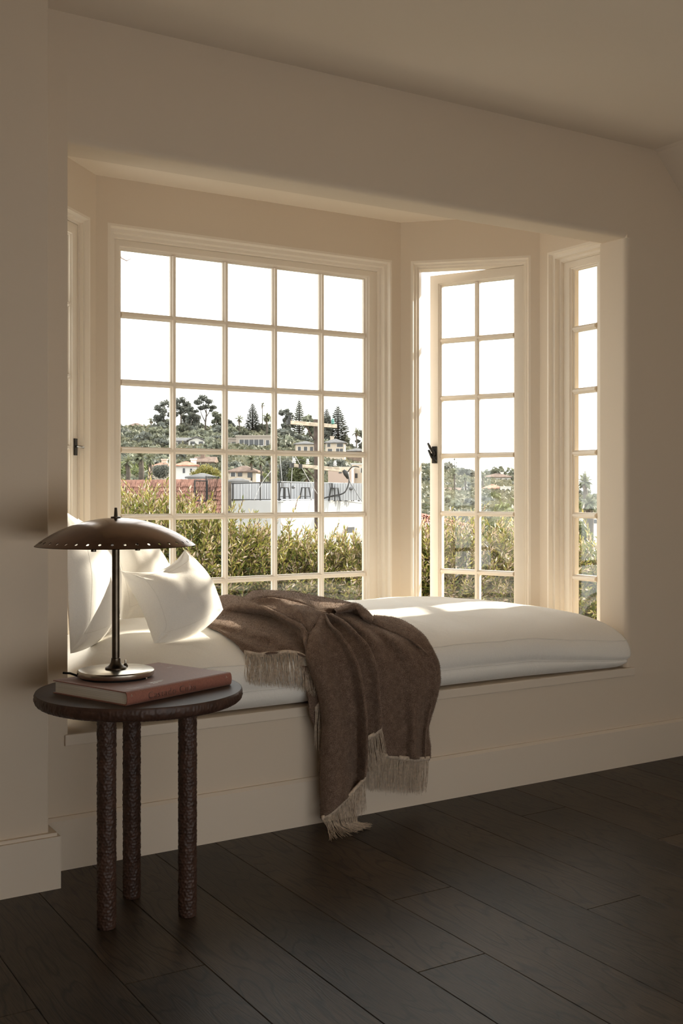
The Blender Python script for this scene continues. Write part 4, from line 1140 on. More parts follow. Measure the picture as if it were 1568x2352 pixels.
# terrain
tvv, tff = [], []
fs_ = [3, 8, 15, 25, 40, 60, 85, 110, 140, 170, 200, 230, 260, 290, 315, 330, 345, 380, 430]
us_ = np.linspace(-.55, .75, 40)
for f in fs_:
    for u in us_:
        tvv.append(W(u * max(f, 30), f, hill_z(u * max(f, 30), f) + (0 if f < 60 else .6 * noise.noise((u * 30, f * .05, 0)))))
nu = len(us_)
for i in range(len(fs_) - 1):
    for j in range(nu - 1): tff.append((i * nu + j, i * nu + j + 1, (i + 1) * nu + j + 1, (i + 1) * nu + j))
tag(mesh_obj('terrain', tvv, tff, M['earth'], None, True), 'dry brushy hillside rising behind the houses', kind='structure')


# ---------------- houses
HOUSES = []


def house(label, x, y, z, yaw, w, h, d, mw, roof, mr, rh=0., over=.35, wins=(), name='house', chimney=None, group=None, wing=None):
    """small hillside house: walls, roof and windows; front face centred at (x, y, z), yaw about z"""
    root = tag(empty(name, (x, y, z), yaw), label, 'house', group)
    hr_ = RX_ * x + RY_ * (y + 3.018); hf_ = FX_ * x + FY_ * (y + 3.018)
    HOUSES.append((hr_ / hf_, (w / 2 + 1.2) / hf_, hf_, hr_))
    mb = MB(); mb.box(-w / 2, w / 2, 0, d, -2.5, h); mb.build('wall', mw, root)
    if roof == 'flat':
        mb = MB(); mb.box(-w / 2 - over, w / 2 + over, -over, d + over, h, h + rh); mb.build('roof', mr, root)
    else:
        a, b_, c, e = -w / 2 - over, w / 2 + over, -over, d + over
        mb = MB(); t = .18
        if roof == 'hip':
            k = min((b_ - a), (e - c)) / 2 * .92
            top = [(a + k, c + k, h + rh), (b_ - k, c + k, h + rh), (b_ - k, e - k, h + rh), (a + k, e - k, h + rh)]
            mb.add([(a, c, h - t), (b_, c, h - t), (b_, e, h - t), (a, e, h - t), (a, c, h), (b_, c, h), (b_, e, h), (a, e, h)] + top,
                   [(3, 2, 1, 0), (0, 1, 5, 4), (1, 2, 6, 5), (2, 3, 7, 6), (3, 0, 4, 7), (4, 5, 9, 8), (5, 6, 10, 9), (6, 7, 11, 10), (7, 4, 8, 11), (8, 9, 10, 11)])
        elif roof == 'gable_side':     # ridge along the front
            m_ = (c + e) / 2
            mb.sweep([[(xx, c, h - t), (xx, e, h - t), (xx, e, h), (xx, m_, h + rh), (xx, c, h)] for xx in (a, b_)])
        else:                          # gable facing the front
            mb.sweep([[(a, yy, h - .1), (a, yy, h + .12), (0, yy, h + rh + .2), (b_, yy, h + .12), (b_, yy, h - .1), (0, yy, h + rh)] for yy in (c, e)])
            g = MB(); g.sweep([[(-w / 2, yy, h - .05), (w / 2, yy, h - .05), (0, yy, h + rh - .05)] for yy in (.0, .1)]); g.build('gable', mw, root)
        mb.build('roof', mr, root)
    for (u0, u1, z0, z1) in wins:
        mb = MB(); mb.box(u0, u1, -.06, .08, z0, z1)
        fr_o = mb.build('window', M['pane_dark'], root)
        n_ = max(1, int(round((u1 - u0) / 1.1)))
        if u1 - u0 > .7:
            for k in range(n_ + 1):
                uu = u0 + (u1 - u0) * k / n_
                mb = MB(); mb.box(uu - .05, uu + .05, -.1, .02, z0 - .05, z1 + .05); mb.build('mullion', M['stucco'], fr_o)
    if chimney:
        mb = MB(); cx, cy, cz = chimney; mb.box(cx - .4, cx + .4, cy - .4, cy + .4, h - .5, h + cz); mb.box(cx - .5, cx + .5, cy - .5, cy + .5, h + cz, h + cz + .2); mb.build('chimney', mw, root)
    return root


ZR = -YAW
house('low brown roofed house on the crest behind shrubs, far left of the big window', *(120.16, 310.61, 18.55), ZR, 6.05, 1.71, 7, M['stucco'], 'hip', M['tile_brown'], 1.45, .6, [(1.6, 2.3, .4, 1.3), (-.8, -.1, .4, 1.3), (-2.4, -1.8, .4, 1.3)])
house('white two storey house with a front gable on the hillside', *(107.19, 236.36, 11.0), ZR + .08, 3.73, 1.97, 7, M['stucco'], 'gable_front', M['slate'], 0.83, .5, [(-1.5, -.3, 1.15, 1.75), (.5, 1.6, 1.15, 1.75), (-.9, -.5, .25, .75), (.45, .85, .25, .75), (1.15, 1.4, .25, .75)])
house('grey roofed white wing joined to the left of the gabled house', *(105.35, 242.19, 11.26), ZR + .08, 4.84, 1.89, 5, M['stucco'], 'gable_side', M['slate'], 0.84, .4, [(-.4, .4, 1.05, 1.6), (1.0, 1.7, 1.05, 1.6), (-.2, .2, .2, .6)])
hm = house('long flat roofed modern house of pale taupe render on the hillside', *(121.11, 233.64, 10.67), ZR - .1, 8.87, 3.48, 9, M['taupe'], 'flat', M['taupe'], .35, .15, [(-3.6, 2.4, 1.35, 2.75), (2.9, 3.8, 1.2, 2.6)])
mb = MB(); mb.box(-3.9, 3.2, -1.1, 0, 1.0, 1.3); mb.build('balcony', M['stucco'], hm)
house('low taupe wing left of the modern flat roofed house', *(118.91, 240.87, 10.85), ZR - .1, 3.23, 3.01, 6, M['taupe'], 'flat', M['taupe'], .3, .1, [(-.3, .9, 1.5, 2.2), (-.4, .8, .2, .9)])
house('cream house with white balconies at the right, left of the utility pole', *(126.66, 218.47, 9.8), ZR - .05, 4.47, 2.24, 6, M['cream'], 'hip', M['slate'], 0.71, .4, [(-1.7, -.9, .3, 1.5), (-.3, .6, .3, 1.5), (1.2, 1.9, .3, 1.5)])
house('cream two storey house with a grey roof, right of the utility pole', *(130.02, 210.52, 9.73), ZR - .05, 4.38, 2.39, 6, M['cream'], 'hip', M['slate'], 0.9, .5, [(-1.8, -1.0, 1.35, 2.1), (.4, 1.9, 1.35, 2.1), (-1.7, -.6, .15, .9), (.2, 1.9, .15, .95)], chimney=(-.8, 2.5, 1.3))
house('low grey brown house half hidden at the right edge of the big window', *(140.62, 218.08, 9.72), ZR - .1, 4.38, 0.94, 5, M['tile_brown'], 'hip', M['slate'], 0.63, .4, [(-.6, .1, .3, .8)])
house('white house with a terracotta tiled roof behind the golden tree', *(60.67, 135.8, 3.39), ZR + .15, 2.87, 1.2, 5, M['stucco'], 'hip', M['terracotta'], 0.54, .35, [(-.5, -.2, .1, .75), (.5, .75, .2, .7)], chimney=(1.0, 2.0, .75))
house('terracotta roofed house glimpsed over the garden trees at the left', *(63.55, 151.65, 4.02), ZR, 3.02, 0.79, 4, M['cream'], 'hip', M['terracotta'], 0.59, .3, [(-.3, .2, .1, .5)], chimney=(.2, 1.5, .9))
house('brown shingled house with a tall chimney above the terracotta roof', *(85.7, 184.99, 6.04), ZR, 3.59, 0.49, 6, M['tile_brown'], 'gable_side', M['tile_brown'], 0.98, .3, [], chimney=(-.5, 2.4, 1.4))
house('grey low roofed bungalow below the golden tree', *(46.52, 99.89, 2.13), ZR, 2.5, 0.36, 4, M['stucco'], 'hip', M['slate'], 0.4, .3, [])
house('tan house with a brown tiled roof and a row of windows beside the palms', *(67.18, 131.79, 2.67), ZR - .06, 3.82, 1.08, 5, M['cream'], 'hip', M['tile_brown'], 0.78, .3, [(-1.6, -.9, .35, .95), (-.6, .0, .35, .95), (.75, 1.4, .2, .9)])
house('grey roofed shed in front of the tan house', *(46.64, 91.59, 1.77), ZR, 1.92, 0.25, 3, M['taupe'], 'hip', M['slate'], 0.29, .2, [])
house('pinkish beige flat house behind the crossarm at the right', *(73.33, 116.24, 2.45), ZR - .1, 3.01, 1.51, 5, mat('pink_stucco', (.44, .33, .27), .85), 'flat', M['cream'], .15, .05, [(-.1, .25, .85, 1.2)])
house('beige house with large windows at the right edge of the big window', *(78.22, 119.1, 2.45), ZR - .25, 2.2, 2.08, 5, M['cream'], 'flat', M['stucco'], .15, .12, [(.1, 1.0, 1.0, 1.6), (-.7, -.3, .3, .9)])
# houses seen through the open casement
house('dark walled house with a pink roof on the ridge, top left in the casement', *(188.24, 245.09, 4.02), ZR, 5.43, 1.98, 6, M['taupe'], 'hip', M['tile_brown'], 0.99, .5, [(-1.6, .4, .7, 1.6)])
house('white walled terrace house below the ridge in the casement', *(164.32, 212.85, 2.03), ZR, 6.88, 1.51, 5, M['stucco'], 'flat', M['stucco'], .2, .1, [(1.0, 1.3, .2, .9)])
house('brown roofed house with a white front in the casement, lower left', *(127.94, 164.79, -0.19), ZR, 4.35, 1.09, 5, M['stucco'], 'gable_side', M['tile_brown'], 0.75, .4, [(-1.4, -.8, .2, .8), (-.4, .2, .2, .8)])
house('small white gabled house in the middle of the casement view', *(133.91, 166.99, 0.2), ZR, 2.23, 0.94, 4, M['stucco'], 'gable_front', M['slate'], 0.6, .2, [])
house('white house with a grey brown roof on the ridge, right in the casement', *(187.6, 221.99, 3.26), ZR - .1, 6.7, 1.5, 6, M['stucco'], 'hip', M['tile_brown'], 0.92, .5, [(1.8, 2.4, .3, 1.0), (-1.0, -.5, .3, .9)], chimney=(1.2, 2.5, 1.1))
house('white house with a terracotta roof in the casement, right of the palms', *(144.71, 172.07, 0.16), ZR - .1, 3.76, 1.43, 5, M['stucco'], 'hip', M['terracotta'], 0.81, .4, [(.7, 1.2, .5, 1.1)])
ha = house('pale porch with arched openings beside the terracotta house', *(144.96, 168.39, -0.09), ZR - .1, 2.12, 1.86, 4, M['stucco'], 'flat', M['stucco'], .15, .1, [(-.75, -.2, .7, 1.5), (.15, .7, .7, 1.5)])
house('white flat roofed house below the palms in the far right window', *(65.33, 62.42, -2.17), ZR, 1.58, 1.0, 4, M['stucco'], 'flat', M['stucco'], .1, .1, [(-.5, -.05, .55, .85), (.1, .6, .55, .85)])

# ---------------- trees on the hill: every one its own crown and trunk
def tree(label, x, y, z, blobs, n, size, m, seed, trunk=None, name='tree', group=None, limbs=()):
    root = tag(empty(name, (x, y, z)), label, 'tree', group)
    link_mesh('crown', crown('crown', blobs, n, size, m, seed), root)
    if trunk:
        mb = MB(); mb.tube(trunk[0], trunk[1], 7)
        for l_ in limbs: mb.tube(l_[0], l_[1], 5)
        mb.build('trunk', M['bark'], root, smooth=True)
    return root


def lobes(w, h, seed, n=9, base=.25):
    r = random.Random(seed); out = []
    for k in range(n):
        t = (k + .5) / n
        zz = h * (base + (1 - base) * t)
        spread = w * .5 * (.45 + .55 * math.sin(PI * min(1, .15 + .8 * t)))
        a = r.random() * 2 * PI; q = spread * (.3 + .75 * r.random())
        s = w * (.15 + .15 * r.random())
        out.append((q * math.cos(a), q * math.sin(a), zz - s * .3, s, s, s * .8))
    return out


def big_tree(label, pos, w, h, m, seed, n=3600, size=.34, group=None, base=.2):
    tree(label, *pos, lobes(w, h, seed, 19, base), n, size, m, seed, ([(0, 0, -2), (.1, 0, h * .35), (0, .1, h * .7)], [.35, .25, .1]), group=group)


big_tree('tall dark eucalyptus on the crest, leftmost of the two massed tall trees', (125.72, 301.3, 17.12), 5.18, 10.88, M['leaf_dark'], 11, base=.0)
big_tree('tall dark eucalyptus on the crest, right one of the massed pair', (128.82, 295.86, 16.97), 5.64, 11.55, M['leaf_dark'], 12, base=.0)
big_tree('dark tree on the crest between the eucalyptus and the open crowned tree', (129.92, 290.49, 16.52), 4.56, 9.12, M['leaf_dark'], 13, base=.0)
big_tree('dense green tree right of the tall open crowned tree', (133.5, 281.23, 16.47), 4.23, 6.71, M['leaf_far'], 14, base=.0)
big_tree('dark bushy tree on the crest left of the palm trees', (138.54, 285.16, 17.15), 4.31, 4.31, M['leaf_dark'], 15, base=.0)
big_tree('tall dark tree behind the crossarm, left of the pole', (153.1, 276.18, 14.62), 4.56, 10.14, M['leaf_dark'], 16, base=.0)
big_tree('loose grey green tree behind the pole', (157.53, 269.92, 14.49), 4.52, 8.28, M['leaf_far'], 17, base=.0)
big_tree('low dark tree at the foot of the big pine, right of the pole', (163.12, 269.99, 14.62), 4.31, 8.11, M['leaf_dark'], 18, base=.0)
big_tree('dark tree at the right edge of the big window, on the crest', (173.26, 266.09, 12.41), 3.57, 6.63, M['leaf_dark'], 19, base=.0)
# open crowned tree: bare limbs with separate puffs
ox = [(-2.2, 0, 9.2, 1.3, 1.3, .8), (-.6, .3, 10.6, 1.4, 1.4, .9), (1.2, 0, 9.6, 1.2, 1.2, .7), (2.7, .2, 8.0, 1.1, 1.1, .6), (-1.4, -.2, 7.6, 1.1, 1.1, .6), (.4, 0, 8.1, 1.2, 1.2, .7), (3.1, 0, 6.4, .8, .8, .45), (-2.8, 0, 6.6, .8, .8, .5), (1.9, 0, 7.0, .7, .7, .4)]
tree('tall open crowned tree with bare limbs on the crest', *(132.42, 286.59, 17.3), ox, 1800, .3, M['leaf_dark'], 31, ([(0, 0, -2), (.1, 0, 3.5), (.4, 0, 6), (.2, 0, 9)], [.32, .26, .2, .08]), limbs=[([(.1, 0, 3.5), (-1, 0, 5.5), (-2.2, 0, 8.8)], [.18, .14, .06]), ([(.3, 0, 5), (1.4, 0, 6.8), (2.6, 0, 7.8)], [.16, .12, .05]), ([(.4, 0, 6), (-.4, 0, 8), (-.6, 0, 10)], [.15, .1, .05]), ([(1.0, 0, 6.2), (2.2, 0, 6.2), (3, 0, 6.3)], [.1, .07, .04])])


def norfolk(label, pos, hw, h, seed, m):
    hw *= 1.2
    """tiered pine: whorls of drooping boughs round a straight stem"""
    r = np.random.RandomState(seed)
    V, F, T = [], [], []
    tiers = 21
    for k in range(tiers):
        t = k / (tiers - 1)
        z = h * (.10 + .88 * t)
        R_ = hw * (1 - t) ** .8 * (1 - .45 * max(0, .25 - t) / .25) + .12
        nb = 11
        for q in range(nb):
            a = 2 * PI * (q + r.rand() * .6) / nb + k
            L_ = R_ * (.8 + .35 * r.rand())
            for s in range(9):
                u0 = s / 9.
                c = np.array([math.cos(a) * L_ * u0, math.sin(a) * L_ * u0, z - .10 * h / tiers * 4 * u0 + .12 * h / tiers * (u0 ** 3) * 9])
                d = np.array([math.cos(a), math.sin(a), 0.]) * L_ * .16
                p = np.array([-math.sin(a), math.cos(a), 0.]) * L_ * .30 * (1 - u0 * .5) + np.array([0, 0, r.normal() * .06])
                up = np.array([0, 0, h / tiers * .42 * (1 - .4 * u0)])
                for w_ in (p, up):
                    b0 = len(V); V += [c - d, c + w_, c + d, c - w_]; F.append((b0, b0 + 1, b0 + 2, b0 + 3)); T.append(min(1, max(0, .3 + .35 * u0 + r.normal() * .15)))
    root = tag(empty('norfolk_pine', pos), label, 'tree')
    link_mesh('crown', tri_mesh('crown', V, F, T, m), root)
    mb = MB(); mb.tube([(0, 0, -2), (0, 0, h * .5), (0, 0, h * .99)], [.35, .22, .04], 7); mb.build('trunk', M['bark'], root, smooth=True)


norfolk('tiered pine standing clear on the crest, left of the slim palm', (146.84, 284.75, 17.1), 2.57, 10.01, 3, M['leaf_dark'])
norfolk('pale tiered pine rising behind the pole crossarm', (162.45, 284.51, 16.44), 2.24, 12.36, 4, M['leaf_far'])
norfolk('large tiered pine on the crest right of the pole', (167.19, 269.84, 14.45), 3.44, 11.73, 5, M['leaf_dark'])
norfolk('tall tiered pine partly behind the large pine, right of the pole', (167.45, 276.73, 15.61), 2.6, 10.13, 6, M['leaf_dark'])


def palm(label, pos, h, fr, tr, seed, nf=26, skirt=True, m=None, group=None):
    """fan of arching fronds on a slender trunk; dead fronds hang under the crown"""
    r = np.random.RandomState(seed)
    V, F, T = [], [], []
    for k in range(nf):
        a = 2 * PI * r.rand(); el = math.radians(-35 + 115 * r.rand()); L_ = fr * (.75 + .4 * r.rand())
        p = np.array([0., 0, h]); dirv = np.array([math.cos(a) * math.cos(el), math.sin(a) * math.cos(el), math.sin(el)])
        side = np.array([-math.sin(a), math.cos(a), 0.])
        seg = 6
        for s in range(seg):
            q = p + dirv * L_ / seg
            wd = fr * .17 * math.sin(PI * (s + .7) / (seg + .6))
            for sg in (-1, 1):
                b0 = len(V)
                V += [p, p + side * sg * wd + np.array([0, 0, -wd * .5]) + dirv * .06 * fr, q + side * sg * wd * .8 + np.array([0, 0, -wd * .5]) + dirv * .04 * fr, q]
                F.append((b0, b0 + 1, b0 + 2, b0 + 3)); T.append(min(1, max(0, .45 + .3 * math.sin(el) + r.normal() * .15)))
            p = q; dirv = dirv + np.array([0, 0, -.20]); dirv /= np.linalg.norm(dirv)
    root = tag(empty('palm_tree', pos), label, 'palm', group)
    link_mesh('crown', tri_mesh('crown', V, F, T, m or M['leaf_palm']), root)
    if skirt:
        V, F, T = [], [], []
        for k in range(24):
            a = 2 * PI * r.rand(); w_ = fr * (.14 + .14 * r.rand()); l_ = fr * (.5 + .6 * r.rand())
            b0 = len(V); c, s = math.cos(a), math.sin(a)
            V += [(0, 0, h), (c * w_ - s * .1 * fr, s * w_ + c * .1 * fr, h - l_ * .6), (c * w_ * .7, s * w_ * .7, h - l_), (c * w_ + s * .1 * fr, s * w_ - c * .1 * fr, h - l_ * .5)]
            F.append((b0, b0 + 1, b0 + 2, b0 + 3)); T.append(.3 + .5 * r.rand())
        link_mesh('dead_fronds', tri_mesh('dead_fronds', V, F, T, M['dry_frond']), root)
    mb = MB(); mb.tube([(0, 0, -2), (tr * .5, 0, h * .5), (0, 0, h)], [tr * 1.15, tr, tr * .9], 8); mb.build('trunk', M['bark'], root, smooth=True)
    return root


M['dry_frond'] = leafmat('dry_fronds', [(.12, .09, .06), (.22, .17, .12), (.33, .27, .20)])
palm('slim tall palm standing highest on the crest beside the tiered pine', (150.63, 285.93, 18.8), 7.77, 1.17, .14, 1, 20)
palm('palm with a feathery head left of the tiered pine', (141.67, 283.23, 17.15), 4.81, 1.65, .2, 2)
palm('thick headed palm on the crest right of the tiered pine', (142.39, 267.51, 15.88), 5.59, 1.82, .28, 3, 34)
palm('second thick headed palm beside the window bar, on the crest', (144.94, 269.46, 16.03), 5.4, 1.6, .24, 4, 34)
palm('palm leaning on the crest at the far right of the big window', (169.06, 262.8, 13.23), 4.52, 1.63, .2, 5)
palm('mushroom headed palm on the crest at the left, beside the low house', (122.53, 303.27, 17.5), 4.4, 1.29, .14, 6, 24)
palm('slender street palm, leftmost of the row in front of the tan house', (68.25, 131.13, 2.2), 3.11, 1.02, .16, 7, 34)
palm('slender street palm, middle of the row behind the railing', (67.52, 126.88, 2.17), 2.79, 0.87, .14, 8, 30)
palm('slender street palm, rightmost of the row behind the railing', (70.44, 129.78, 2.2), 3.23, 0.9, .14, 9, 30)
palm('bushy palm with dry fronds low behind the pole', (59.89, 101.03, 1.3), 1.34, 1.05, .3, 10, 40)
palm('shaggy garden palm with dead fronds at the left of the big window', (42.38, 105.96, 1.93), 2.66, 1.01, .3, 11, 38)
palm('green garden palm right of the shaggy palm', (44.33, 108.29, 1.95), 2.63, 0.94, .25, 12, 34)
palm('pale garden palm at the left edge of the big window', (40.14, 103.82, 1.91), 2.05, 0.89, .25, 13, 34)
palm('tall palm in front of the dark walled house in the casement', (122.6, 156.34, -2.37), 7.01, 0.88, .16, 14, 28)
palm('very tall slim palm on the ridge in the casement, nearer the bar', (202.29, 259.93, 3.3), 7.49, 0.66, .10, 15, 16, False)
palm('very tall slim palm on the ridge in the casement, right of its twin', (205.92, 263.56, 3.6), 6.14, 0.53, .10, 16, 16, False)
palm('palm in the middle of the casement view, beside the glazing bar', (127.4, 159.25, 0.81), 2.78, 0.82, .16, 17, 28)
palm('palm left of the terracotta house in the casement', (146.06, 177.12, -1.05), 5.5, 0.82, .16, 18, 26)
palm('palm with a swaying head left of the ridge house in the casement', (190.1, 232.19, 2.85), 3.11, 1.08, .16, 19, 24)
palm('large shaggy palm with a brown skirt, upper one in the far right window', (53.6, 52.03, -1.12), 2.75, 0.72, .17, 20, 46)
palm('large shaggy palm, lower one in the far right window', (47.39, 45.29, -1.25), 1.53, 0.68, .2, 21, 46)

# special garden trees
tree('round golden green tree in front of the white house', *(49.49, 105.1, 1.77), [(-1.0, 0, .9, .75, .8, .7), (0, 0, 1.35, .9, .9, .75), (.95, 0, 1.05, .75, .8, .7), (-.5, -.3, .6, .8, .7, .6), (.55, -.3, .55, .85, .7, .6), (-1.45, 0, .45, .5, .6, .5), (1.45, 0, .5, .45, .6, .55)], 6000, .085, M['leaf_gold'], 41, ([(0, 0, -1), (0, 0, .8)], [.15, .1]))
tree('dark green round shrub tree under the golden tree', *(47.88, 99.04, 1.73), [(0, 0, .35, .62, .6, .5), (.4, 0, .3, .4, .5, .4)], 2000, .07, M['leaf_mid'], 42)
tree('dark round tree in front of the terracotta roof at the left', *(50.03, 118.87, 2.56), [(-.5, 0, .9, .7, .7, .7), (.4, 0, 1.0, .7, .7, .7), (0, 0, .5, .9, .8, .6)], 3200, .09, M['leaf_dark'], 43)
tree('large leafy tree behind the pole and lower crossarm', *(64.04, 110.22, 1.16), [(-.7, 0, 1.6, .9, .9, 1.4), (.6, 0, 2.2, .9, .9, 1.5), (0, 0, 3.2, .8, .8, 1.0), (.9, 0, 1.0, .7, .8, .8)], 4200, .13, M['leaf_mid'], 44)
tree('dark green tree left of the pole behind the railing', *(64.99, 115.51, 1.44), [(0, 0, 1.8, .8, .8, 1.7), (.5, 0, 2.6, .6, .6, 1.0)], 2600, .12, M['leaf_dark'], 45)
tree('tall dense green tree right of the red tile roof in the casement', *(27.06, 29.64, -2.17), [(-.35, 0, 1.2, .45, .6, .9), (.3, 0, 1.35, .5, .6, .9), (0, 0, .7, .8, .7, .9), (.55, 0, .8, .5, .6, .8)], 7000, .06, M['leaf_mid'], 46)
tree('rounded dark green tree at the left of the far right window', *(35.6, 33.77, -1.59), [(0, 0, .7, .35, .4, .5), (.25, 0, .45, .35, .4, .4), (-.2, 0, .9, .3, .3, .4)], 2600, .05, M['leaf_mid'], 47)

# scattered shrubs and small trees covering the hillside
NEAR = ['low brown roofed crest house', 'white gabled house', 'grey roofed white wing', 'modern flat roofed house', 'low taupe wing', 'cream house with balconies', 'cream two storey house', 'low grey brown house', 'white house with terracotta roof', 'terracotta roofed garden house', 'brown shingled house', 'grey bungalow', 'tan house with brown tiles', 'grey roofed shed', 'pinkish beige house', 'beige house with large windows', 'pink roofed ridge house', 'white terrace house', 'brown roofed casement house', 'small white gabled house', 'white ridge house', 'white casement house with terracotta roof', 'pale arched porch', 'white flat house below the palms']
protos = [crown('shrub_crown', lobes(1.0, .8, 60 + k, 7, .15), 520, .085, (M['leaf_far'], M['leaf_far'], M['leaf_dark'], M['leaf_mid'], M['leaf_mid'])[k], 70 + k) for k in range(5)]
rs = random.Random(5)
cnt = 0
while cnt < 290:
    f = 120 + 212 * rs.random() ** .7
    u = (-.215 + .25 * rs.random()) if rs.random() < .74 else (.07 + .17 * rs.random())
    r_ = u * f
    if any(abs(u - hu) < hw and hf - 28 < f < hf + 7 for hu, hw, hf, _ in HOUSES): continue      # clearings in front of the houses
    s = (2.6 + 3.4 * rs.random()) * (.45 + f / 330. * .75)
    me_ = protos[rs.randrange(3) if f > 190 else 1 + rs.randrange(4)]
    p = W(r_, f, hill_z(r_, f) - .35 * s + .1)
    o = link_mesh('shrub', me_, None, p, (0, 0, rs.random() * 6.28))
    o.scale = (s * (.9 + .5 * rs.random()), s, s * (.75 + .4 * rs.random()))
    k = min(range(len(HOUSES)), key=lambda q: (HOUSES[q][3] - r_) ** 2 + (HOUSES[q][2] - f) ** 2)
    dr_, df_ = r_ - HOUSES[k][3], f - HOUSES[k][2]
    side = ('uphill from' if df_ > 0 else 'downhill from') if abs(df_) > abs(dr_) else ('to the right of' if dr_ > 0 else 'to the left of')
    tone_ = 'dark' if me_ is protos[2] else ('green' if me_ in (protos[3], protos[4]) else 'grey green')
    size_ = 'small' if s < 2.9 else ('large' if s > 4.2 else 'mid-sized')
    tag(o, size_ + ' ' + tone_ + ' hillside shrub ' + side + ' the ' + NEAR[k], 'shrub', 'hillside shrubs ' + side + ' the ' + NEAR[k])
    cnt += 1

# low brush and grass tufts between the shrubs: nobody could count them
rb = np.random.RandomState(8)
nb_ = 42000
ff = 95 + 240 * rb.rand(nb_) ** .75
uu_ = -.235 + .475 * rb.rand(nb_)
gx = np.array([hill_z(a * b_, b_) for a, b_ in zip(uu_, ff)])
sz = (.28 + .5 * rb.rand(nb_) ** 2) * (.5 + ff / 330. * .7)
cl_ = np.array([noise.noise((a * 60, b_ * .06, 1.)) for a, b_ in zip(uu_, ff)])
ctr = np.stack([RX_ * uu_ * ff + FX_ * ff, -3.018 + RY_ * uu_ * ff + FY_ * ff, gx + sz * .4 + .5 + .5 * np.clip(cl_, 0, 1)], 1)
a_ = rb.normal(size=(nb_, 3)); a_[:, 2] = np.abs(a_[:, 2]) + .4; a_ /= np.linalg.norm(a_, axis=1)[:, None]
b2 = np.cross(a_, rb.normal(size=(nb_, 3))); b2 /= np.linalg.norm(b2, axis=1)[:, None]
S_ = sz[:, None]
Vb = np.stack([ctr - a_ * S_, ctr + b2 * S_ * .7, ctr + a_ * S_, ctr - b2 * S_ * .7], 1).reshape(-1, 3)
M['brush'] = leafmat('hill_brush', [(.07, .075, .045), (.14, .14, .09), (.25, .235, .155)], var=0.)
ub = link_mesh('undergrowth', tri_mesh('undergrowth', Vb, np.arange(4 * nb_).reshape(nb_, 4), np.clip(.4 + .5 * cl_ + .2 * rb.normal(size=nb_), 0, 1), M['brush']))
tag(ub, 'low grey green brush and dry grass covering the hillside', 'undergrowth', kind='stuff')
# ---------------- white terrace building with railing, corrugated screens and bar stools
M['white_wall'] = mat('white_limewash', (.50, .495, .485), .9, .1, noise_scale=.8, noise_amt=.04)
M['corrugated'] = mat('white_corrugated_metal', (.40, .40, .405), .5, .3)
M['blackmetal'] = mat('black_painted_metal', (.018, .017, .016), .5, .4)
M['greymetal'] = mat('grey_metal', (.12, .12, .12), .45, .5, metal=.5)
M['timber'] = mat('weathered_timber', (.42, .35, .27), .85, .1, noise_scale=6, noise_amt=.35)
M['polewood'] = mat('dark_pole_wood', (.075, .055, .045), .9, .1, noise_scale=5, noise_amt=.4)
tb = tag(empty('terrace_building', (26.77, 46.27, 0.48)), 'white walled building with a railed roof terrace behind the hedge', 'building')
O = tb.location.copy()


def rel(p): return Vector(p) - O


def wallseg(name, p, q, z0, z1, th, m, parent, mb=None):
    p, q = Vector(p), Vector(q)
    d = (q - p); d.z = 0; d.normalize(); n_ = Vector((-d.y, d.x, 0)) * th
    b = MB() if mb is None else mb
    vs = [(p.x, p.y, z0), (q.x, q.y, z0), (q.x + n_.x, q.y + n_.y, z0), (p.x + n_.x, p.y + n_.y, z0)]
    vs += [(x, y, z1) for x, y, _ in vs]
    b.add([rel(v) for v in vs], [(3, 2, 1, 0), (4, 5, 6, 7), (0, 1, 5, 4), (1, 2, 6, 5), (2, 3, 7, 6), (3, 0, 4, 7)])
    if mb is None: return b.build(name, m, parent)


C0, CL, CR = Vector((26.77, 46.27, 0.48)), Vector((26.53, 53.47, 0.42)), Vector((38.5, 53.13, 0.36))
CB = CL + CR - C0
mb = MB()
zt = C0.z
pl_ = [rel(C0), rel(CR), rel(CB), rel(CL)]
mb.prism([(p.x, p.y) for p in pl_], -6., 0.)
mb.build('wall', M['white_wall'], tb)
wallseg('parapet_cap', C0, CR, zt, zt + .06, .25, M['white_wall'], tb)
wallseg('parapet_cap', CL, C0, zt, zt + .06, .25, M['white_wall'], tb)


def corrug(p, q, z0, z1, pitch, m, parent):
    p, q = Vector(p), Vector(q); d = q - p; d.z = 0; L_ = d.length; d.normalize(); n_ = Vector((-d.y, d.x, 0))
    ring0 = []
    k = int(L_ / pitch)
    pts = []
    for i in range(k):
        for t, dep in ((0, 0), (.42, 0), (.5, .05), (.92, .05)):
            pts.append(p + d * (i + t) * pitch + n_ * dep)
    b = MB()
    vs = [rel((v.x, v.y, z0)) for v in pts] + [rel((v.x, v.y, z1)) for v in pts]
    nn = len(pts)
    b.add(vs, [(i, i + 1, nn + i + 1, nn + i) for i in range(nn - 1)])
    o = b.build('corrugated_screen', m, parent)
    md = o.modifiers.new('thickness', 'SOLIDIFY'); md.thickness = .01
    return o


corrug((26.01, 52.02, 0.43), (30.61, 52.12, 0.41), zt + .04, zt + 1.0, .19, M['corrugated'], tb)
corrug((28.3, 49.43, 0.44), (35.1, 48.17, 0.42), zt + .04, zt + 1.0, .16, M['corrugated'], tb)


def fence_bar(mb, p, q, w):
    mb.tube([rel(p), rel(q)], w, 4)


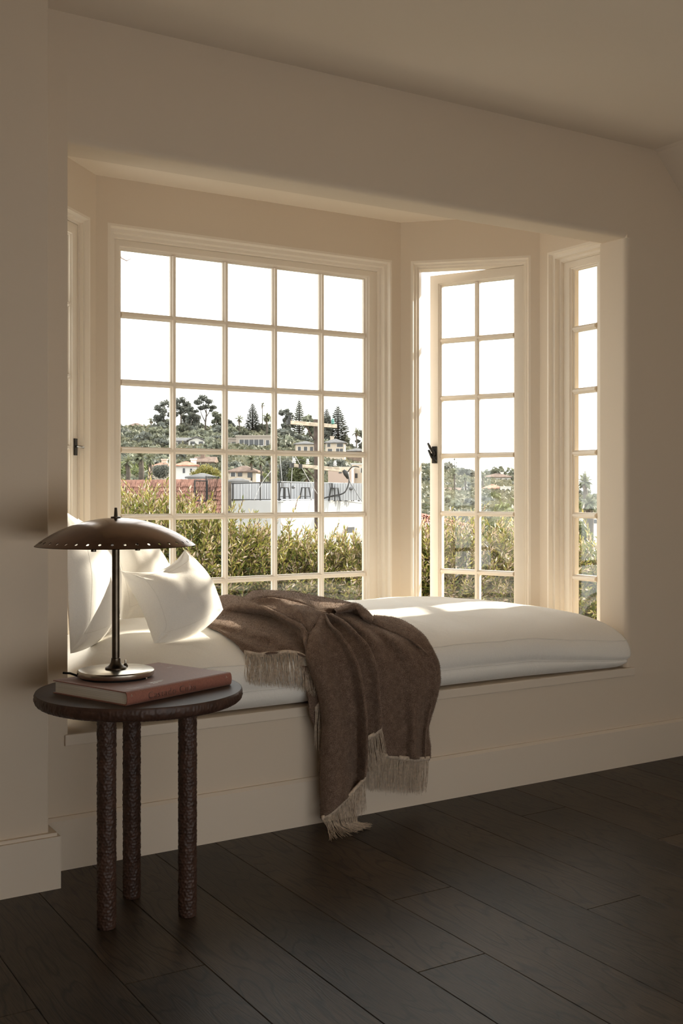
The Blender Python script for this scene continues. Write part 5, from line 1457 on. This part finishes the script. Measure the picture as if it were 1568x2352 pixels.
PA, PB = Vector((26.44, 52.93, 0.47)), Vector((26.91, 46.53, 0.52))
for pxp in ((26.53, 51.35, 0.48), (26.8, 48.6, 0.51), (26.89, 46.67, 0.52)):
    b = MB(); p = Vector(pxp); b.tube([rel(p), rel(p + Vector((0, 0, 1.0)))], .05, 4); b.build('rail_post', M['blackmetal'], tb)
for zz, w in ((.98, .035), (.08, .03)):
    b = MB(); b.tube([rel(PA + Vector((0, 0, zz))), rel(PB + Vector((0, 0, zz)))], w, 4); b.build('rail', M['blackmetal'], tb)
b = MB()
for i in range(34):
    p = PA.lerp(PB, (i + .5) / 34); b.tube([rel(p + Vector((0, 0, .08))), rel(p + Vector((0, 0, .98)))], .011, 4)
o = b.build('baluster', M['greymetal'], tb); o['kind'] = 'stuff'
PC, PD = Vector((27.06, 46.79, 0.54)), Vector((37.94, 52.3, 0.45))
for zz, w in ((.98, .025), (.06, .03)):
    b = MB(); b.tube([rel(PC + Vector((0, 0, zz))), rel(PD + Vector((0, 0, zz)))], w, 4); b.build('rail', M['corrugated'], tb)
for pxp in ((27.87, 47.23, 0.51), (32.48, 49.33, 0.5), (33.9, 50.09, 0.48)):
    b = MB(); p = Vector(pxp); b.tube([rel(p), rel(p + Vector((0, 0, 1.0)))], .03, 4); b.build('rail_post', M['greymetal'], tb)
for pxp in ((28.52, 48.12, 1.25), (32.49, 48.61, 1.18)):
    b = MB(); b.lathe([(.01, -.1), (.09, -.06), (.11, 0), (.09, .06), (.01, .1)], 12, rel(pxp)); b.build('wall_lantern', M['greymetal'], tb, smooth=True)
wallseg('window', (32.68, 49.38, -1.33), (33.36, 49.72, -1.35), (32.71, 49.42, -1.33)[2], (32.71, 49.42, -1.01)[2], -.06, M['pane_dark'], tb)

stool0 = None


def stool(pos, label, back=False, rz=0.):
    root = tag(empty('bar_stool', pos, rz), label, 'stool', 'bar stools on the roof terrace')
    b = MB(); b.box(-.17, .17, -.17, .17, .70, .74); b.build('seat', M['blackmetal'], root)
    for sx_ in (-1, 1):
        for sy_ in (-1, 1):
            b = MB(); b.tube([(sx_ * .14, sy_ * .14, .70), (sx_ * .22, sy_ * .22, 0)], .038, 5); b.build('leg', M['blackmetal'], root)
    b = MB()
    for a_, b_ in (((-1, -1), (1, -1)), ((1, -1), (1, 1)), ((1, 1), (-1, 1)), ((-1, 1), (-1, -1))): b.tube([(a_[0] * .19, a_[1] * .19, .25), (b_[0] * .19, b_[1] * .19, .25)], .014, 4)
    b.build('foot_rail', M['blackmetal'], root)
    if back:
        b = MB(); b.tube([(-.16, .16, .72), (-.17, .19, 1.0), (.17, .19, 1.0), (.16, .16, .72)], .02, 5); b.box(-.05, .05, .165, .18, .74, 1.0); b.build('backrest', M['blackmetal'], root)
    return root


stool((27.98, 48.1, 0.5), 'black metal bar stool with a backrest beside the railing post, left of the pole', True, .4)
stool((29.33, 48.22, 0.5), 'backless black metal bar stool on the terrace, just left of the utility pole', False, .2)
stool((31.44, 48.67, 0.48), 'black bar stool with a backrest, right of the pole under the bent cable', True, .3)
stool((32.47, 49.09, 0.47), 'black bar stool on the terrace next to the thin railing post', False, .1)
stool((33.72, 49.73, 0.46), 'dark bar stool at the right end of the terrace near the window edge', True, .3)

# black gate and fence panel left of the terrace
gt = tag(empty('metal_gate', (22.65, 46.46, 0.52)), 'black metal gate and fence panel of thin bars beside the tiled roof', 'gate')
go = gt.location
for nm, a_, b_, h_ in (('gate_leaf', (22.03, 46.37, 0.53), (22.72, 46.42, 0.52), 1.02), ('fence_panel', (22.68, 46.44, 0.57), (23.47, 46.66, 0.56), 1.18)):
    a_, b_ = Vector(a_) - go, Vector(b_) - go
    b = MB()
    for zz in (.03, h_): b.tube([a_ + Vector((0, 0, zz)), b_ + Vector((0, 0, zz))], .028, 4)
    for p in (a_, b_): b.tube([p, p + Vector((0, 0, h_ + .03))], .045, 4)
    fr_o = b.build(nm, M['blackmetal'], gt)
    b = MB()
    for i in range(1, 8):
        p = a_.lerp(b_, i / 8.); b.tube([p + Vector((0, 0, .03)), p + Vector((0, 0, h_))], .012, 4)
    o = b.build('bar', M['blackmetal'], fr_o); o['kind'] = 'stuff'


def tile_roof(name, label, a, b_, c, m, pitch=.24, course=.34, walls=None):
    """barrel tiles laid in courses; a-b is the ridge, c the foot below a"""
    a, b_, c = Vector(a), Vector(b_), Vector(c)
    root = tag(empty(name, a), label, 'roof')
    U = b_ - a; V = c - a; lu, lv = U.length, V.length; U.normalize(); V.normalize(); Nn = U.cross(V).normalized()
    if Nn.z < 0: Nn = -Nn
    rr = random.Random(3)
    mb = MB()
    nu_, nv_ = int(lu / pitch), int(lv / course)
    for i in range(nu_):
        for j in range(nv_):
            o_ = U * ((i + .5) * pitch + rr.uniform(-.02, .02)) + V * (j * course + rr.uniform(-.03, .03)) + Nn * rr.uniform(0, .03)
            w = pitch * .44; tilt = rr.uniform(-.012, .012)
            ring = []
            for vv, s in ((0, .82), (course * 1.12, 1.0)):
                ring.append([o_ + V * vv + U * (w * s * math.cos(q) + tilt * vv * 5) + Nn * (w * .95 * s * math.sin(q) + .045 * vv / course) for q in [PI * k / 5 for k in range(6)]])
            mb.sweep(ring, closed_ring=False, caps=False)
    o = mb.build('barrel_tile', m, root); o['kind'] = 'stuff'
    md = o.modifiers.new('thickness', 'SOLIDIFY'); md.thickness = .02
    mb = MB(); mb.add([-U * .3 - Nn * .02, U * (lu + .3) - Nn * .02, U * (lu + .3) + V * lv - Nn * .02, -U * .3 + V * lv - Nn * .02], [(0, 1, 2, 3)])
    mb.build('roof_deck', M['bark'], root)
    mb = MB()
    for i in range(int(lu / .38)):
        p = U * (i + .5) * .38
        ring = []
        for uu, s in ((-.2, .9), (.21, 1.05)):
            ring.append([p + U * uu + Vector((0, 0, .11 * s * math.sin(q))) + V * (.13 * s * math.cos(q)) for q in [PI * k / 6 for k in range(7)]])
        mb.sweep(ring, closed_ring=False, caps=False)
    o = mb.build('ridge_tile', m, root); o['kind'] = 'stuff'
    return root


M['tile_near'] = mat('old_clay_tile', (.30, .16, .12), .85, .15, noise_scale=3.5, noise_amt=.4)
tile_roof('tiled_roof', 'old clay tiled roof with a ridge of barrel tiles behind the hedge, left of the gate', (21.59, 56.52, 1.5), (23.56, 45.9, 1.49), (21.52, 56.32, -0.05), M['tile_near'], .17, .22)
tile_roof('tiled_roof', 'sloping red clay tiled roof seen through the casement above the hedge', (29.16, 37.74, -0.02), (29.27, 32.97, -0.57), (25.43, 32.99, -1.31), mat('red_clay_tile', (.46, .22, .16), .85, .15, noise_scale=3, noise_amt=.3), .2, .3)

# ---------------- utility pole with two crossarms
PF = 42
up = tag(empty('utility_pole', (21.29, 33.2, -1.83)), 'dark wooden utility pole with weathered crossarms, insulators and cables', 'pole')
uo = up.location


def U_(p): return Vector(p) - uo


mb = MB(); mb.tube([U_((21.33, 33.17, -3.84)), U_((21.29, 33.2, -0.16)), U_((21.25, 33.22, 3.8))], [.15, .138, .122], 14); mb.build('shaft', M['polewood'], up, smooth=True)


def arm(p, q, hh, th, nm='crossarm'):
    p, q = U_(p), U_(q); d = (q - p).normalized(); n_ = Vector((-d.y, d.x, 0)).normalized() * th; z = Vector((0, 0, hh))
    b = MB(); b.add([p - n_ - z, q - n_ - z, q + n_ - z, p + n_ - z, p - n_ + z, q - n_ + z, q + n_ + z, p + n_ + z], [(3, 2, 1, 0), (4, 5, 6, 7), (0, 1, 5, 4), (1, 2, 6, 5), (2, 3, 7, 6), (3, 0, 4, 7)])
    return b.build(nm, M['timber'], up, bevel=.01)


arm((19.77, 32.84, 3.62), (22.2, 33.34, 3.57), .072, .05)
arm((19.93, 32.86, 2.01), (22.75, 33.23, 1.88), .062, .05)
arm((20.87, 32.75, 1.9), (22.55, 33.01, 1.79), .035, .04, 'lower_brace_arm')
for p, q, w in (((20.6, 33.04, 3.59), (21.12, 33.18, 3.01), .025), ((20.63, 33.02, 1.94), (21.16, 33.04, 1.44), .025)):
    mb = MB(); mb.tube([U_(p), U_(q)], w, 6); mb.build('arm_brace', M['polewood'], up)
M['greenglass'] = mat('green_glass_insulator', (.05, .20, .16), .15, .6)
M['porcelain'] = mat('grey_porcelain', (.42, .41, .40), .3, .5)


def insul(p, m, s=1., nm='insulator'):
    b = MB(); b.lathe([(.02 * s, -.02), (.055 * s, .0), (.06 * s, .03), (.035 * s, .055), (.06 * s, .08), (.05 * s, .12), (.03 * s, .15), (.045 * s, .17), (.03 * s, .20)], 12, U_(p)); b.build(nm, m, up, smooth=True)


insul((19.89, 32.88, 3.69), M['blackmetal'], 1.3)
insul((21.98, 33.24, 3.66), M['greenglass'], 1.2)
for p in ((20.07, 32.9, 2.09), (20.75, 33.06, 2.07), (22.0, 33.11, 2.02)): insul(p, M['porcelain'], 1.2)
for p in ((19.77, 32.8, 3.62), (19.93, 32.82, 2.01), (20.31, 32.86, 1.98)):
    mb = MB(); q = U_(p); mb.box(q.x - .06, q.x + .06, q.y - .06, q.y + .06, q.z - .085, q.z + .085); mb.build('end_strap', M['blackmetal'], up)
mb = MB(); mb.tube([U_((22.27, 32.94, 1.85)), U_((22.37, 32.88, 1.72)), U_((22.44, 32.84, 1.52))], [.06, .11, .05], 8); mb.build('cable_bracket', M['blackmetal'], up, smooth=True)


def cable(nm, pts, w, m):
    b = MB(); P = crom([tuple(U_(p)) for p in pts], 5); b.tube([Vector(p) for p in P], w, 5); b.build(nm, m, up, smooth=True)


cable('cable', [(22.4, 32.86, 1.78), (22.41, 32.74, 1.43), (22.24, 32.73, 1.04), (22.0, 32.76, 0.91), (21.69, 32.83, 0.86), (21.36, 32.92, 0.76), (21.23, 33.0, 0.68)], .028, M['blackmetal'])
cable('cable', [(22.42, 32.85, 1.78), (22.53, 32.78, 1.95), (22.66, 32.7, 2.0), (22.8, 32.62, 1.97)], .022, M['blackmetal'])
cable('cable', [(22.44, 32.84, 1.68), (22.45, 32.72, 1.38), (22.55, 32.54, 1.09), (22.67, 32.35, 0.74), (22.77, 32.05, 0.41)], .018, M['greymetal'])
cable('cable', [(20.08, 32.89, 2.16), (20.42, 33.03, 2.23), (20.75, 33.06, 2.14)], .012, M['blackmetal'])
for pts in ([(19.98, 32.83, 2.35), (19.96, 32.84, 1.91), (19.93, 32.86, 1.31)], [(20.04, 32.79, 2.38), (20.63, 32.9, 1.59), (21.16, 33.04, 0.94)], [(19.56, 33.09, 2.45), (19.64, 33.04, 1.37)], [(18.81, 32.38, 1.78), (18.51, 32.56, 1.3), (18.28, 32.7, 0.69)], [(20.61, 32.44, 1.14), (20.45, 32.54, 0.19), (20.34, 32.61, -0.2)]):
    cable('guy_wire', pts, .012, M['porcelain'])
mb = MB(); mb.tube([U_((18.99, 33.44, 1.5)), U_((18.99, 33.44, 1.62))], .07, 8); mb.build('wire_splice', M['blackmetal'], up)

# ---------------- hedge close to the window: each shrub with its own shoots and leaves
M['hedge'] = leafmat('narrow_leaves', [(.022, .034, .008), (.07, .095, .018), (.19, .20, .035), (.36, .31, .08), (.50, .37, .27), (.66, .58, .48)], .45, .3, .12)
M['twig'] = mat('reddish_twig', (.16, .095, .065), .8, .1, noise_scale=20, noise_amt=.3)


def hedge_shrub(label, pos, rx, rz, seed, shoots=230, tone=0., bare=0):
    rx *= 1.15
    r = np.random.RandomState(seed)
    root = tag(empty('hedge_shrub', pos), label, 'shrub', 'hedge shrubs outside the window')
    V, F, T = [], [], []
    tw = MB()
    for k in range(shoots):
        d = r.normal(size=3); d[2] = abs(d[2]) * 1.1 - .25; d /= np.linalg.norm(d)
        q = .35 + .62 * r.rand() ** .6
        p = np.array([d[0] * rx * q, d[1] * rx * .8 * q, d[2] * rz * q])
        dr = d * .85 + np.array([0, 0, .5]) + r.normal(size=3) * .5; dr /= np.linalg.norm(dr)
        L_ = .10 + .16 * r.rand() + .12 * (r.rand() < .06); nl = int(L_ / .0085)
        bend = r.normal(size=3) * .5
        pts = []
        ph = r.rand() * 6.28
        for i in range(nl):
            t = i / nl
            c = p + dr * L_ * t + bend * L_ * .25 * t * t
            if i % 5 == 0 or i == nl - 1: pts.append(c)
            ax = dr + bend * .5 * t; ax /= np.linalg.norm(ax)
            s1 = np.cross(ax, [.3, .2, 1.]); s1 /= np.linalg.norm(s1); s2 = np.cross(ax, s1)
            a = ph + i * 2.4
            out = s1 * math.cos(a) + s2 * math.sin(a)
            ld = ax * (.55 + .35 * t) + out * (.85 - .35 * t) + r.normal(size=3) * .15; ld /= np.linalg.norm(ld)
            ll = (.034 + .030 * r.rand()) * (1 - .35 * t); w = ll * (.11 + .05 * r.rand())
            sd = np.cross(ld, out + r.normal(size=3) * .4); sd /= np.linalg.norm(sd) + 1e-9
            up_ = np.cross(sd, ld)
            b0 = len(V)
            V += [c, c + ld * ll * .45 + sd * w + up_ * w * .35, c + ld * ll - up_ * ll * .10, c + ld * ll * .45 - sd * w + up_ * w * .35]
            F.append((b0, b0 + 1, b0 + 2, b0 + 3))
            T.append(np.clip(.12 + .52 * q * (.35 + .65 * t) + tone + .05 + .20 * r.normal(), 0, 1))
        if len(pts) > 1: tw.tube([Vector(x) for x in pts], .0022, 3, caps=False)
    for k in range(12 + bare):
        d = r.normal(size=3); d[2] = abs(d[2]) * .8 + .1; d /= np.linalg.norm(d)
        e_ = np.array([d[0] * rx, d[1] * rx * .8, d[2] * rz]) * (.8 + .45 * r.rand() * (k >= 12))
        tw.tube([Vector((0, 0, -.9)), Vector(e_ * .4 + r.normal(size=3) * .08), Vector(e_ * .75 + r.normal(size=3) * .05), Vector(e_)], [.014, .008, .0045, .002], 4, caps=False)
    o = link_mesh('foliage', tri_mesh('foliage', V, F, T, M['hedge']), root); o['kind'] = 'stuff'
    tw.build('stem', M['twig'], root)['kind'] = 'stuff'
    return root


HS = [((2.59, 3.844, 0.478), .50, .66, 0., 'shrub with pinkish leaf tips at the left edge of the big window'),
      ((2.84, 4.042, 0.453), .48, .70, .03, 'tall leafy shrub behind the lamp shade, under the tiled roof'),
      ((2.873, 3.669, 0.435), .46, .64, .0, 'leafy shrub right of the lamp shade with a pale upright shoot'),
      ((2.926, 3.402, 0.382), .50, .58, -.03, 'dense olive shrub above the small front pillow'),
      ((3.129, 3.394, 0.358), .48, .56, .0, 'yellow green shrub below the grey terrace wall'),
      ((3.378, 3.475, 0.324), .46, .56, .03, 'golden green shrub in the middle of the big window'),
      ((3.479, 3.296, 0.32), .46, .52, .0, 'yellow green shrub left of the foot of the utility pole'),
      ((3.731, 3.375, 0.285), .44, .50, .04, 'golden shrub in front of the utility pole'),
      ((3.784, 3.107, 0.306), .42, .54, .04, 'loose golden shrub in front of the white wall at the right'),
      ((3.985, 3.101, 0.295), .38, .56, .02, 'loose shrub at the right edge of the big window'),
      ((4.255, 2.817, 0.42), .34, .50, .0, 'orange tinged shrub in the gap of the open casement'),
      ((4.382, 2.738, 0.392), .40, .54, .06, 'orange tinged shrub in the left panes of the casement'),
      ((4.659, 2.802, 0.344), .40, .50, .0, 'dark green shrub in the middle of the casement'),
      ((4.68, 2.555, 0.363), .42, .54, .07, 'golden shrub in the right panes of the casement'),
      ((5.411, 2.573, 0.264), .44, .55, .0, 'olive shrub at the left of the far right window'),
      ((5.321, 2.276, 0.266), .44, .54, -.05, 'dark twiggy shrub at the right of the far right window')]
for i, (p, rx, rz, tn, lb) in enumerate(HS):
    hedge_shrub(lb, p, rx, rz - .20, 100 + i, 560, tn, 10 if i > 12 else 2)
# dark inner mass low in the hedge: a second row of shrubs behind
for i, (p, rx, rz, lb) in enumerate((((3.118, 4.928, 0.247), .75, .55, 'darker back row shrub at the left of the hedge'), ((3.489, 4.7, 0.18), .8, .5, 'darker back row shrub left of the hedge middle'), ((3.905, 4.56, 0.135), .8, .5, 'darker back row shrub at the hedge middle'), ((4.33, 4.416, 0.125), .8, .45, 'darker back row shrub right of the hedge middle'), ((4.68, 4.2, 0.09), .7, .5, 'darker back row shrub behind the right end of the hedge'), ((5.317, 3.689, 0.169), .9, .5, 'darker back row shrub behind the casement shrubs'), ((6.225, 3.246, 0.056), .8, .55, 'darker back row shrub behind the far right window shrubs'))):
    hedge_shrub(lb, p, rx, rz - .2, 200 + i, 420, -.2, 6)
# thin bare twig hanging at the top of the window
tgw = tag(empty('bare_twig', (2.473, 3.681, 2.563)), 'thin bare forked twig at the top left pane of the big window', 'twig')
q0 = tgw.location
mb = MB(); mb.tube([Vector((2.421, 3.714, 2.577)) - q0, Vector((2.473, 3.681, 2.552)) - q0, Vector((2.504, 3.662, 2.533)) - q0, Vector((2.523, 3.651, 2.541)) - q0, Vector((2.539, 3.64, 2.563)) - q0], [.004, .0035, .003, .002, .001], 5, caps=False)
mb.tube([Vector((2.504, 3.662, 2.533)) - q0, Vector((2.516, 3.655, 2.521)) - q0], [.002, .001], 5); mb.tube([Vector((2.473, 3.681, 2.552)) - q0, Vector((2.482, 3.675, 2.58)) - q0], [.002, .001], 5)
mb.build('branch', M['twig'], tgw)
